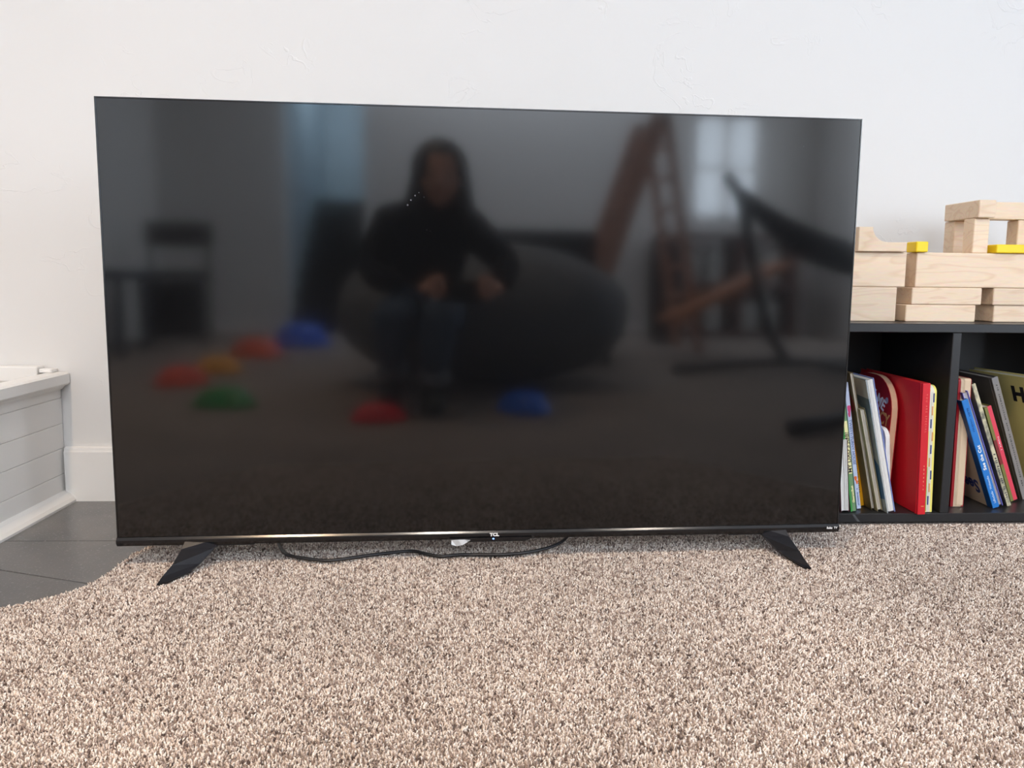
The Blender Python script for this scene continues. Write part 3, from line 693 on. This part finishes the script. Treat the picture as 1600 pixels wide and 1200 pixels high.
    for k in range(9): box('page_picture', 0.0060+0.002*(k % 3), 0.0085+0.002*(k % 3), -0.0006, 0.004, 0.015+k*0.026, 0.033+k*0.026, [I_navy, I_gold, I_navy, cm('yellow_cover', ()), I_red][k % 4] if k % 4 != 3 else I_gold, t)
    # --- right compartment
    t = book('red board book with a thick cream page block against the divider', 0.9660, 1.492, 0.6, 0.0275, 0.266, 0.20, cm('deep_red_cover', (150, 14, 26)), face='pages', pages=cm('cream_board', (214, 190, 160), 0.55), rnd=0.006, ct=0.0055)
    box('page_block_edge', 0.0100, 0.0276, -0.0012, 0.012, 0.0, 0.266, cm('cream_board', (214, 190, 160), 0.55), t, 0.004, 3)
    t = book('blue-spined picture book leaning left with white lower spine lettering', 1.0470, 1.478, 20.8, 0.0135, 0.238, 0.215, cm('cobalt_cover', (36, 118, 196)), cover_left=cm('ivory_cover', (200, 186, 162)), ct=0.002)
    box('cover_wrap', -0.0004, 0.001, 0.0, 0.017, 0, 0.238, cm('navy_cloth', (24, 78, 140)), t)
    spine_text(t, 'See the Cat', 0.0088, 0.084, I_white, True, x=0.007, sx=1.15, space=1.12, off=0.0003)
    spine_text(t, 'LaRochelle · Wohnoutka', 0.0060, 0.010, mat('pale_blue_ink', rgb(190, 214, 240), 0.5), True, x=0.007, off=0.0001)
    marks(t, 0.007, 0.165, 0.225, 16, I_blue, 0.0036)
    cover_text(t, 'See the', 0.040, 0.026, 0.042, I_navy, flip=True, sx=0.85, off=0.0012)
    blob(t, oval(0.055, 0.100, 0.012, 0.022, 0.25), I_red); blob(t, oval(0.050, 0.155, 0.016, 0.020, -0.5), I_red)
    blob(t, oval(0.105, 0.135, 0.04, 0.030, 0.6), mat('mustard_print', rgb(168, 132, 60), 0.5)); blob(t, oval(0.105, 0.128, 0.026, 0.02, 0.6), cm('ivory_cover', ()), x=-0.0005)
    t = book('thin purple-blue edged paperback right behind the blue spine', 1.0615, 1.484, 21.6, 0.0125, 0.256, 0.20, cm('purple_cover', (112, 112, 190)), face='pages', pages=cm('grey_pages', (188, 184, 190), 0.6), ct=0.0016)
    t = book('worn dark picture book with a flaking cream spine edge', 1.0865, 1.491, 20.9, 0.0080, 0.272, 0.20, cm('dusky_cover', (66, 74, 74), var=(14, rgb(116, 110, 92), 0.1)), spine=cm('flaked_spine', (206, 198, 164), 0.6, var=(60, rgb(120, 118, 104), 0.1)))
    marks(t, 0.004, 0.02, 0.12, 22, I_grey, 0.004)
    blob(t, oval(0.028, 0.115, 0.007, 0.028, 0.2), mat('cream_print', rgb(210, 200, 170), 0.5))
    t = book('narrow coral red spined book with an olive back, leaning in the right compartment', 1.1190, 1.527, 20.4, 0.0150, 0.214, 0.182, cm('olive_brown_cover', (126, 124, 66)), spine=cm('coral_spine', (226, 72, 92)))
    box('olive_joint', -0.0006, 0.006, -0.0021, 0.001, 0, 0.214, cm('olive_brown_cover', ()), t); box('brown_patch', -0.0007, 0.006, -0.0023, 0.001, 0.085, 0.14, cm('brick_patch', (130, 50, 46)), t)
    marks(t, 0.0105, 0.115, 0.147, 9, I_white, 0.003)
    t = book('tall grey hardback with tiny dark spine lettering leaning left', 1.1545, 1.540, 19.2, 0.0135, 0.276, 0.165, cm('grey_cloth', (104, 98, 96)), spine=cm('grey_spine', (142, 138, 136)), ct=0.0025)
    box('hinge_ridge', -0.0008, 0.001, 0.006, 0.010, 0, 0.276, cm('grey_cloth', ()), t, 0.0003)
    marks(t, 0.007, 0.03, 0.262, 46, I_grey, 0.0022)
    # beyond the grey one
    t = book('pale teal-blue picture book with torn white pages behind the grey hardback', 1.2100, 1.562, 14.0, 0.0180, 0.232, 0.135, cm('steel_blue_cover', (98, 134, 160), var=(9, rgb(70, 108, 142), 0.15)), face='pages', pages=M_paper2, ct=0.001, yaw=-14)
    blob(t, oval(0.020, 0.085, 0.007, 0.009, 0.3), I_red); blob(t, oval(0.024, 0.085, 0.004, 0.005, 0.3), I_white, x=-0.0004)
    t = book('dark green hardback with pale page edge leaning behind the blue book', 1.2280, 1.550, 13.0, 0.0110, 0.246, 0.145, cm('bottle_green_cover', (36, 70, 68)), face='pages', pages=cm('grey_pages', ()), ct=0.0016, yaw=-18)
    t = book('wide pale olive hardback with black serif title beyond the grey one', 1.2350, 1.468, 19.5, 0.0150, 0.279, 0.23, cm('khaki_cover', (228, 214, 140), 0.4), yaw=9)
    cover_text(t, 'Ho', 0.046, 0.122, 0.236, I_black, off=0.0022)
def blob2(t, cx, cz, rx, rz, m):
    bm = bmesh.new(); bm_prism(bm, [(cx+rx*math.cos(a)*(1+0.25*math.sin(3*a)), cz+rz*math.sin(a)*(1+0.25*math.cos(2*a))) for a in [2*math.pi*k/16 for k in range(16)]], -0.0020, -0.0015, 'y')
    done('printed_shape', bm, m, t)
def marks(t, x, za, zb, n, m, wd):
    """tiny unreadable print: short strokes down the spine"""
    bm = bmesh.new()
    for k in range(n):
        if random.random() < 0.14: continue
        z = za+(zb-za)*k/n; bm_box(bm, x-wd/2*random.uniform(.6, 1), x+wd/2*random.uniform(.6, 1), -0.0026, -0.0015, z, z+(zb-za)/n*random.uniform(.25, .6))
    tag(done('small_print', bm, m, t), kind='stuff')
def marks_side(t, ya, yb, z, n, m):
    bm = bmesh.new()
    for k in range(n):
        y = ya+(yb-ya)*k/n; bm_box(bm, -0.0004, 0, y, y+(yb-ya)/n*0.6, z, z+0.003*random.uniform(.6, 1.4))
    tag(done('small_print', bm, m, t), kind='stuff')
_cm = cm
def cm(name, c, rough=0.38, var=None):
    return MATS[name] if name in MATS else _cm(name, c, rough, var)
books()

# ------------------------------------------------------------------ behind the camera: what the dark screen mirrors
def dome(name, label, x, y, r, h, col, yaw=0):
    """stepping stone: rounded-triangle dome with flattened top and a flared rim"""
    bm = bmesh.new(); rings = []
    for s, z in ((1.0, 0), (1.0, 0.08), (0.97, 0.14), (0.86, 0.45), (0.70, 0.78), (0.56, 0.93), (0.42, 1.0), (0.2, 1.0)):
        rings.append([(r*s*math.cos(a)*(1+0.07*math.cos(3*a)), r*s*math.sin(a)*(1+0.07*math.cos(3*a))*0.85, z*h) for a in [2*math.pi*k/30 for k in range(30)]])
    bm_loft(bm, rings)
    tag(done(name, bm, mat('stone_'+label.split()[0]+label.split()[1], col, 0.4), loc=(x, y, 0), rot=(0, 0, yaw), smooth=True), label=label, cat='stepping stone', group='coloured stepping stones on the carpet')
dome('stepping_stone', 'blue tall plastic stepping stone by the stair doorway', -0.92, -2.85, 0.195, 0.15, rgb(30, 100, 235))
dome('stepping_stone', 'orange wide plastic stepping stone in front of the tall blue one', -1.07, -2.2, 0.18, 0.10, rgb(245, 90, 30), 1)
dome('stepping_stone', 'yellow plastic stepping stone beside the orange-red one', -1.10, -1.42, 0.12, 0.075, rgb(250, 175, 30), 0.4)
dome('stepping_stone', 'orange-red plastic stepping stone at the left of the path', -1.15, -0.98, 0.125, 0.075, rgb(240, 70, 25), 2)
dome('stepping_stone', 'green plastic stepping stone left of the camera', -0.82, -0.40, 0.125, 0.06, rgb(20, 150, 70), 0.7)
dome('stepping_stone', 'red plastic stepping stone beside the sitting person\'s foot', -0.245, -0.055, 0.098, 0.052, rgb(230, 15, 40), 0.2)
dome('stepping_stone', 'bright blue low plastic stepping stone in front of the beanbag', 0.275, -0.19, 0.115, 0.068, rgb(10, 110, 240), 1.3)

def beanbag():
    bm = bmesh.new(); bmesh.ops.create_uvsphere(bm, u_segments=48, v_segments=28, radius=1)
    for v in bm.verts:
        x, y, z = v.co; a = math.atan2(y, x)
        zz = math.copysign(abs(z)**0.82, z)
        d = math.hypot(x, y)
        w = math.exp(-((a-math.radians(118))/0.42)**2)*d      # the lap of the bag that carries the sitter
        rr = 1+0.18*w
        v.co = Vector((x*0.655*rr*(1 if x > 0 else 1.0), y*0.50*rr, 0.315+zz*0.315*(1-0.32*w)))
        v.co += v.co.normalized()*0.012*math.sin(7*a+5*z)*math.sin(4*z+a)
        if v.co.z < 0.0: v.co.z = 0
    tag(done('beanbag', bm, mat('charcoal_fabric', (0.15, 0.155, 0.165, 1), 0.75, 0.3, bump=(60, 0.3, 0.004)), loc=(0.19, -0.98, 0), smooth=True),
        label='huge round charcoal fabric beanbag behind the sitting person', cat='beanbag')
beanbag()

def soft_box(name, label, cat, x0, x1, y0, y1, z0, z1, m, bev=0.04):
    cx, cy = (x0+x1)/2, (y0+y1)/2
    o = box(name, x0-cx, x1-cx, y0-cy, y1-cy, 0, z1-z0, m, None, bev, 4, loc=(cx, cy, z0)); tag(o, label=label, cat=cat)
    o.data.polygons.foreach_set('use_smooth', [True]*len(o.data.polygons)); return o

def rear_things():
    dark = mat('dark_slate_fabric', (0.015, 0.017, 0.022, 1), 0.7, 0.3)
    # low dark sofa behind the beanbag
    t = empty('low_sofa', (0.55, -1.82, 0), label='low dark sofa with a flat back behind the beanbag', cat='sofa')
    box('seat', -0.75, 0.42, -0.30, 0.30, 0.10, 0.40, dark, t, 0.03, 3)
    box('backrest', -0.75, 0.42, -0.42, -0.31, 0.10, 0.77, dark, t, 0.03, 3, rot=(R(0), 0, 0))
    for x in (-0.68, 0.34):
        for y in (-0.36, 0.22): box('leg', x, x+0.04, y, y+0.04, 0.0, 0.101, M_black, t)
    # chair on the left
    t = empty('chair', (-1.76, -3.0, 0), (0, 0, R(172)), label='dark chair with wide curved top rail near the left wall', cat='chair')
    box('seat', -0.22, 0.22, -0.21, 0.21, 0.44, 0.50, dark, t, 0.02, 2)
    box('backrest', -0.22, 0.22, 0.19, 0.22, 0.67, 0.84, mat('dark_brown_rail', (0.03, 0.02, 0.018, 1), 0.5), t, 0.012, 2)
    for x in (-0.20, 0.175):
        box('leg', x, x+0.028, -0.19, -0.162, 0, 0.441, M_black, t); box('leg', x, x+0.028, 0.19, 0.218, 0, 0.68, M_black, t)
    box('storage_pouch', -0.20, 0.20, -0.205, -0.17, 0.05, 0.43, dark, t, 0.01)
    t = empty('side_table', (-1.98, -2.35, 0), label='small dark blue side table against the left wall', cat='table')
    box('table_top', -0.16, 0.2, -0.25, 0.25, 0.44, 0.50, mat('navy_lacquer', (0.02, 0.03, 0.06, 1), 0.4), t, 0.01)
    for x in (-0.14, 0.14):
        for y in (-0.22, 0.18): box('leg', x, x+0.04, y, y+0.04, 0, 0.4405, mat('navy_lacquer', (0, 0, 0, 1)), t)
    # wooden climbing frame: A-shape with rungs, a ramp board on its right
    W = wood_mat('reddish_pine', rgb(205, 148, 120), rgb(170, 110, 84), 5)
    t = empty('climbing_frame', (1.40, -2.5, 0), label='tall wooden ladder climbing frame right of the beanbag', cat='climbing frame')
    for y in (-0.22, 0.22):
        for a, b in (((-0.52, 0.0), (0.0, 1.52)), ((0.30, 0.0), (0.03, 1.52))):
            bm = bmesh.new(); w_ = 0.06 if a[0] < 0 else 0.028
            bm_prism(bm, [(a[0]-w_, a[1]), (a[0]+w_, a[1]), (b[0]+w_, b[1]), (b[0]-w_, b[1])], y-0.018, y+0.018, 'y'); done('side_rail', bm, W, t)
    for k in range(7):
        f = 0.12+k*0.125
        bm = bmesh.new(); bm_tube(bm, [(-0.52+0.52*f, -0.21, 1.52*f), (-0.52+0.52*f, 0.21, 1.52*f)], 0.016, 10); done('rung', bm, W, t, smooth=True)
        bm = bmesh.new(); bm_tube(bm, [(0.30-0.27*f, -0.21, 1.52*f), (0.30-0.27*f, 0.21, 1.52*f)], 0.016, 10); done('rung', bm, W, t, smooth=True)
    tag(box('ramp_board', -0.42, 0.42, -0.15, 0.15, -0.02, 0.02, mat('orange_pine', rgb(190, 118, 70), 0.5), None, 0.004, loc=(1.78, -2.1, 0.40), rot=(0, R(-25.5), 0)), label='sloping orange-brown ramp board beside the climbing frame', cat='board')
    # red-brown toy shelf below the window, with pale bins
    RB = mat('red_brown_wood', rgb(104, 58, 48), 0.5, var=(6, rgb(84, 44, 38), 0.2))
    t = empty('toy_shelf', (2.5, -3.72, 0), label='red-brown wooden toy shelf under the rear window', cat='shelf')
    for x in (-0.50, -0.02, 0.46): box('side_panel', x, x+0.04, -0.2, 0.2, 0, 0.85, RB, t)
    for z in (0.02, 0.42, 0.82): box('shelf_board', -0.459, 0.459, -0.19, 0.19, z, z+0.03, RB, t)
    pale = mat('pale_bin', (0.42, 0.42, 0.40, 1), 0.5)
    i = 0
    for z, zn in ((0.0503, 'bottom'), (0.4503, 'middle')):
        for x, xn in ((-0.40, 'far left'), (-0.22, 'centre left'), (0.10, 'centre right'), (0.27, 'far right')):
            tag(box('storage_bin', -0.065, 0.065, -0.12, 0.12, 0, 0.24, pale, None, 0.01, 2, loc=(2.5+x, -3.66, z)), label='pale storage bin %s on the %s board of the toy shelf' % (xn, zn), cat='bin', group='pale bins in the toy shelf')
    bm = bmesh.new(); bm_loft(bm, [[(r*math.cos(k*math.pi/10), r*math.sin(k*math.pi/10), z) for k in range(20)] for r, z in ((0.10, 0), (0.13, 0.04), (0.15, 0.55), (0.14, 0.72), (0.10, 0.80), (0.03, 0.82))])
    tag(done('laundry_bag', bm, mat('black_nylon', (0.01, 0.01, 0.012, 1), 0.5), loc=(1.72, -3.05, 0), smooth=True), label='upright black round bag beside the climbing frame', cat='bag')
    # hammock on a black steel stand
    st = mat('black_steel', (0.012, 0.012, 0.013, 1), 0.35, 0.5)
    t = empty('hammock_stand', (1.9, -0.9, 0), label='black steel hammock stand with long floor bars', cat='stand')
    def tube(nm, pts, r, m=st): bm = bmesh.new(); bm_tube(bm, [(p[0]-1.9, p[1]+0.9, p[2]) for p in spline(pts, 5)], r, 12); return done(nm, bm, m, t, smooth=True)
    tube('floor_bar', [(1.16, -1.17, 0.026), (1.6, -1.25, 0.045), (2.1, -1.28, 0.045), (2.7, -1.2, 0.026)], 0.026)
    tube('floor_bar', [(1.03, 0.33, 0.026), (1.5, 0.16, 0.04), (2.1, 0.02, 0.04), (2.7, 0.0, 0.026)], 0.026)
    tube('spreader_bar', [(1.95, -1.27, 0.045), (2.0, -0.6, 0.045), (2.05, 0.03, 0.045)], 0.024)
    tube('upright_post', [(1.80, -1.26, 0.05), (1.66, -1.22, 0.25), (1.52, -1.12, 0.6), (1.40, -1.0, 0.86), (1.30, -0.93, 0.95)], 0.028)
    # sling
    bm = bmesh.new(); rings = []
    for i in range(17):
        u = i/16; x = 1.36+1.25*u; sag = 0.89-1.55*u*(1-u)*0.92-0.05*u
        w_ = 0.06+0.26*math.sin(math.pi*u)
        rings.append([(x, -0.93+w_*math.cos(a)*1.0, sag+0.10*math.sin(math.pi*u)*(abs(math.cos(a))**1.5)+0.012*math.sin(a)) for a in [2*math.pi*k/16 for k in range(16)]])
    bm_loft(bm, rings)
    tag(done('hammock', bm, mat('navy_canvas', (0.012, 0.014, 0.028, 1), 0.8, 0.2), smooth=True), label='dark navy canvas hammock slung from the black stand', cat='hammock')
rear_things()

# ------------------------------------------------------------------ the person photographing, seen in the screen
def skin_mesh(V, E, rad, sub=2, root=0):
    me = bpy.data.meshes.new('s'); me.from_pydata([tuple(v) for v in V], E, []); me.update()
    o = bpy.data.objects.new('s', me); COL.objects.link(o)
    md = o.modifiers.new('Skin', 'SKIN')
    if not me.skin_vertices:
        raise RuntimeError('no skin layer')
    for i, r in enumerate(rad):
        sv = me.skin_vertices[0].data[i]; sv.radius = (r if isinstance(r, tuple) else (r, r)); sv.use_root = (i == root)
    md.use_smooth_shade = True
    s = o.modifiers.new('Sub', 'SUBSURF'); s.levels = sub
    dg = bpy.context.evaluated_depsgraph_get(); out = bpy.data.meshes.new_from_object(o.evaluated_get(dg))
    bpy.data.objects.remove(o); bpy.data.meshes.remove(me)
    return out
def merge(meshes, voxel):
    bm = bmesh.new()
    for m in meshes:
        bm.from_mesh(m); bpy.data.meshes.remove(m)
    me = bpy.data.meshes.new('m'); bm.to_mesh(me); bm.free()
    o = bpy.data.objects.new('m', me); COL.objects.link(o)
    r = o.modifiers.new('R', 'REMESH'); r.mode = 'VOXEL'; r.voxel_size = voxel
    s = o.modifiers.new('S', 'SMOOTH'); s.factor = 0.5; s.iterations = 3
    dg = bpy.context.evaluated_depsgraph_get(); out = bpy.data.meshes.new_from_object(o.evaluated_get(dg))
    bpy.data.objects.remove(o); bpy.data.meshes.remove(me); return out

def person():
    J = dict(pel=(-0.075, -0.46, 0.36), sp=(-0.075, -0.46, 0.50), ch=(-0.07, -0.40, 0.63), nk=(-0.045, -0.335, 0.725), nk2=(-0.035, -0.315, 0.765),
             sl=(-0.222, -0.385, 0.662), el=(-0.275, -0.30, 0.475), wl=(-0.092, -0.070, 0.436),
             sr=(0.085, -0.375, 0.662), er=(0.215, -0.27, 0.52), wr=(0.158, -0.055, 0.435),
             hl=(-0.155, -0.44, 0.345), kl=(-0.205, -0.10, 0.345), al=(-0.205, -0.30, 0.085), hr=(0.005, -0.44, 0.345), kr=(-0.035, -0.09, 0.350), ar=(-0.060, -0.16, 0.085))
    t = empty('person', (-0.075, -0.40, 0), label='long-haired person in dark sweater and cuffed jeans sitting and holding a phone', cat='person')
    off = Vector((0.075, 0.40, 0))
    def L(p): return Vector(p)+off
    keys = ['pel', 'sp', 'ch', 'nk', 'nk2', 'sl', 'el', 'wl', 'sr', 'er', 'wr', 'hl', 'kl', 'al', 'hr', 'kr', 'ar']
    K = {k: i for i, k in enumerate(keys)}
    V = [L(J[k]) for k in keys]
    Ed = [('pel', 'sp'), ('sp', 'ch'), ('ch', 'nk'), ('nk', 'nk2'), ('ch', 'sl'), ('sl', 'el'), ('el', 'wl'), ('ch', 'sr'), ('sr', 'er'), ('er', 'wr'), ('pel', 'hl'), ('hl', 'kl'), ('kl', 'al'), ('pel', 'hr'), ('hr', 'kr'), ('kr', 'ar')]
    rd = dict(pel=(.12, .09), sp=(.105, .08), ch=(.12, .085), nk=.05, nk2=.045, sl=.05, el=.038, wl=.024, sr=.05, er=.038, wr=.024, hl=.075, kl=.052, al=.032, hr=.075, kr=.052, ar=.032)
    body = [skin_mesh(V, [(K[a], K[b]) for a, b in Ed], [rd[k] for k in keys])]
    # head, sculpted from a sphere: brow, nose, cheeks, chin
    bm = bmesh.new(); bmesh.ops.create_uvsphere(bm, u_segments=40, v_segments=28, radius=1)
    HC = L((-0.030, -0.295, 0.838)); HR = Matrix.Rotation(R(-10), 4, 'X')
    for v in bm.verts:
        x, y, z = v.co
        jaw = max(0, -z)
        x2 = x*0.073*(1-0.28*jaw**1.5); y2 = y*0.092*(1-0.10*jaw); z2 = z*0.112
        if y > 0.3:
            y2 += 0.020*math.exp(-((x2/0.011)**2))*math.exp(-(((z2+0.018)/0.020)**2))          # nose tip
            y2 += 0.010*math.exp(-((x2/0.009)**2))*math.exp(-(((z2-0.008)/0.022)**2))          # bridge
            y2 -= 0.010*(math.exp(-(((x2-0.030)/0.014)**2))+math.exp(-(((x2+0.030)/0.014)**2)))*math.exp(-(((z2-0.005)/0.012)**2))   # sockets
            y2 += 0.005*math.exp(-((x2/0.022)**2))*math.exp(-(((z2+0.052)/0.007)**2))           # lips
            y2 += 0.007*math.exp(-((x2/0.020)**2))*math.exp(-(((z2+0.090)/0.014)**2))           # chin
        v.co = HR @ Vector((x2, y2, z2)) + HC
    m = bpy.data.meshes.new('h'); bm.to_mesh(m); bm.free(); body.append(m)
    for s in (-1, 1):
        bm = bmesh.new(); bmesh.ops.create_uvsphere(bm, u_segments=12, v_segments=10, radius=1, matrix=Matrix.Translation(HC+Vector((s*0.074, -0.008, -0.004))) @ Matrix.Rotation(R(s*18), 4, 'Z') @ Matrix.Diagonal((0.008, 0.018, 0.030, 1)))
        m = bpy.data.meshes.new('e'); bm.to_mesh(m); bm.free(); body.append(m)
    # hands: palm chain plus five bent fingers closing on the phone
    def hand(w, s):
        w = L(w); px = s; out = []
        palm = [w, w+Vector((-s*0.012, 0.035, 0.004)), w+Vector((-s*0.022, 0.065, 0.004))]
        out.append(skin_mesh(palm, [(0, 1), (1, 2)], [.024, (.034, .016), (.036, .014)], 2))
        kn = w+Vector((-s*0.022, 0.062, 0.004))
        for i, (dz, ln) in enumerate(((0.026, .9), (0.009, 1.0), (-0.008, .95), (-0.024, .78))):
            a = kn+Vector((0, -0.010, dz*0.8)); b = kn+Vector((-s*0.016*ln, 0.026*ln, dz)); c = b+Vector((-s*0.024*ln, 0.006, -0.002)); d = c+Vector((-s*0.016*ln, -0.012, -0.002))
            out.append(skin_mesh([a, b, c, d], [(0, 1), (1, 2), (2, 3)], [.009, .0088, .008, .0068], 1))
        a = w+Vector((-s*0.006, 0.018, 0.014)); b = a+Vector((-s*0.024, 0.006, 0.022)); c = b+Vector((-s*0.026, 0.010, 0.006)); d = c+Vector((-s*0.016, 0.006, -0.004))
        out.append(skin_mesh([a, b, c, d], [(0, 1), (1, 2), (2, 3)], [.012, .011, .0095, .008], 1))
        return out
    body += hand(J['wl'], -1) + hand(J['wr'], 1)
    skin = mat('skin_tone', rgb(232, 178, 156), 0.5, 0.4)
    link('body', merge(body, 0.0045), skin, t, smooth=True)
    # eyes
    for s in (-1, 1):
        bm = bmesh.new(); bmesh.ops.create_uvsphere(bm, u_segments=12, v_segments=8, radius=0.0115, matrix=Matrix.Translation(HC+(HR @ Vector((s*0.030, 0.066, 0.006)))))
        e = done('eye', bm, mat('eye_white', (0.7, 0.68, 0.66, 1), 0.2), t, smooth=True)
        bm = bmesh.new(); bmesh.ops.create_uvsphere(bm, u_segments=10, v_segments=6, radius=0.0055, matrix=Matrix.Translation(HC+(HR @ Vector((s*0.030, 0.0735, 0.004)))))
        done('iris', bm, mat('eye_brown', (0.03, 0.018, 0.01, 1), 0.2), e, smooth=True)
    # sweater
    ks = ['sp', 'ch', 'nk', 'sl', 'el', 'sr', 'er']
    Vs = [L(J['pel'])+Vector((0, 0, 0.02))]+[L(J[k]) for k in ks]
    cl = L(J['el']).lerp(L(J['wl']), 0.55); cr = L(J['er']).lerp(L(J['wr']), 0.86)
    Vs += [cl, cr]
    Es = [(0, 1), (1, 2), (2, 3), (2, 4), (4, 5), (5, 8), (2, 6), (6, 7), (7, 9)]
    sw = skin_mesh(Vs, Es, [(.150, .115), (.138, .105), (.15, .11), .062, .086, .060, .084, .060, .042, .042], 2)
    link('sweater', sw, mat('dark_navy_knit', (0.010, 0.010, 0.014, 1), 0.9, 0.2, bump=(180, 0.4, 0.003)), t, smooth=True)
    # jeans, with turned-up cuffs
    cal = L(J['kl']).lerp(L(J['al']), 0.72); car = L(J['kr']).lerp(L(J['ar']), 0.80)
    Vj = [L(J['pel'])+Vector((0, 0, -0.01)), L(J['hl']), L(J['kl']), cal, L(J['hr']), L(J['kr']), car]
    je = skin_mesh(Vj, [(0, 1), (1, 2), (2, 3), (0, 4), (4, 5), (5, 6)], [(.14, .105), .088, .066, .056, .088, .066, .058], 2)
    link('jeans', je, mat('denim', (0.085, 0.125, 0.19, 1), 0.85, 0.2, bump=(400, 0.3, 0.002)), t, smooth=True)
    for c, k, a in ((cal, 'kl', 'al'), (car, 'kr', 'ar')):
        d = (L(J[a])-L(J[k])).normalized(); bm = bmesh.new()
        bm_tube(bm, [c-d*0.012, c+d*0.002, c+d*0.020, c+d*0.026], [0.056, 0.060, 0.060, 0.052], 20); done('cuff', bm, mat('pale_denim_cuff', (0.26, 0.28, 0.31, 1), 0.85), t, smooth=True)
    # boots
    for a, yaw, toe in ((J['al'], 6, 0.15), (J['ar'], -4, 0.16)):
        A = L(a); f = Matrix.Rotation(R(yaw), 3, 'Z')
        P = [A+Vector((0, 0, 0.01)), Vector((A.x, A.y-0.01, 0.046)), Vector((A.x, A.y, 0.042))+f @ Vector((0, 0.07, 0)), Vector((A.x, A.y, 0.034))+f @ Vector((0, toe-0.03, 0))]
        bt = skin_mesh(P, [(0, 1), (1, 2), (2, 3)], [.040, .042, (.042, .038), (.040, .030)], 2, 1)
        link('boot', bt, mat('dark_green_leather', (0.022, 0.026, 0.022, 1), 0.5), t, smooth=True)
    # long hair: shell over the skull falling in locks to the shoulders
    bm = bmesh.new(); bmesh.ops.create_uvsphere(bm, u_segments=36, v_segments=24, radius=1)
    for v in bm.verts:
        x, y, z = v.co; a = math.atan2(x, y)
        fr = math.exp(-((a-0.12)/0.46)**2)*(1 if z < 0.55 else 0)
        if z < 0: X, Y, Z = x/(max(1e-3, math.hypot(x, y)))*(0.104+0.040*(-z)), y/(max(1e-3, math.hypot(x, y)))*(0.100+0.02*(-z)), z*0.20
        else: X, Y, Z = x*0.104, y*0.106, z*0.128
        wav = 0.006*math.sin(9*a+z*3)
        X *= 1+wav*8; Y *= 1+wav*8
        if fr > 0.35 and y > 0: Y = min(Y, 0.045)
        if y > 0 and z < 0: Y *= 0.55
        v.co = HR @ Vector((X, Y-0.018, Z+0.004)) + HC
    hair = mat('dark_brown_hair', (0.016, 0.011, 0.009, 1), 0.45, 0.4, bump=(90, 0.6, 0.004))
    link('hair', (lambda mm: (bm.to_mesh(mm), bm.free(), mm)[2])(bpy.data.meshes.new('hair')), hair, t, smooth=True)
    # phone held just behind the viewpoint
    p = empty('phone', (0.035, -0.0135, 0.4295), label='black phone held sideways in both hands', cat='phone')
    box('case', -0.0735, 0.0735, -0.004, 0.004, -0.0358, 0.0358, M_black, p, 0.003, 3)
    box('display', -0.070, 0.070, -0.0046, -0.0041, -0.0325, 0.0325, mat('dim_display', (0.02, 0.02, 0.025, 1), 0.1), p)
    box('camera_bump', -0.069, -0.039, 0.0039, 0.0058, 0.003, 0.033, M_gloss, p, 0.001)
person()
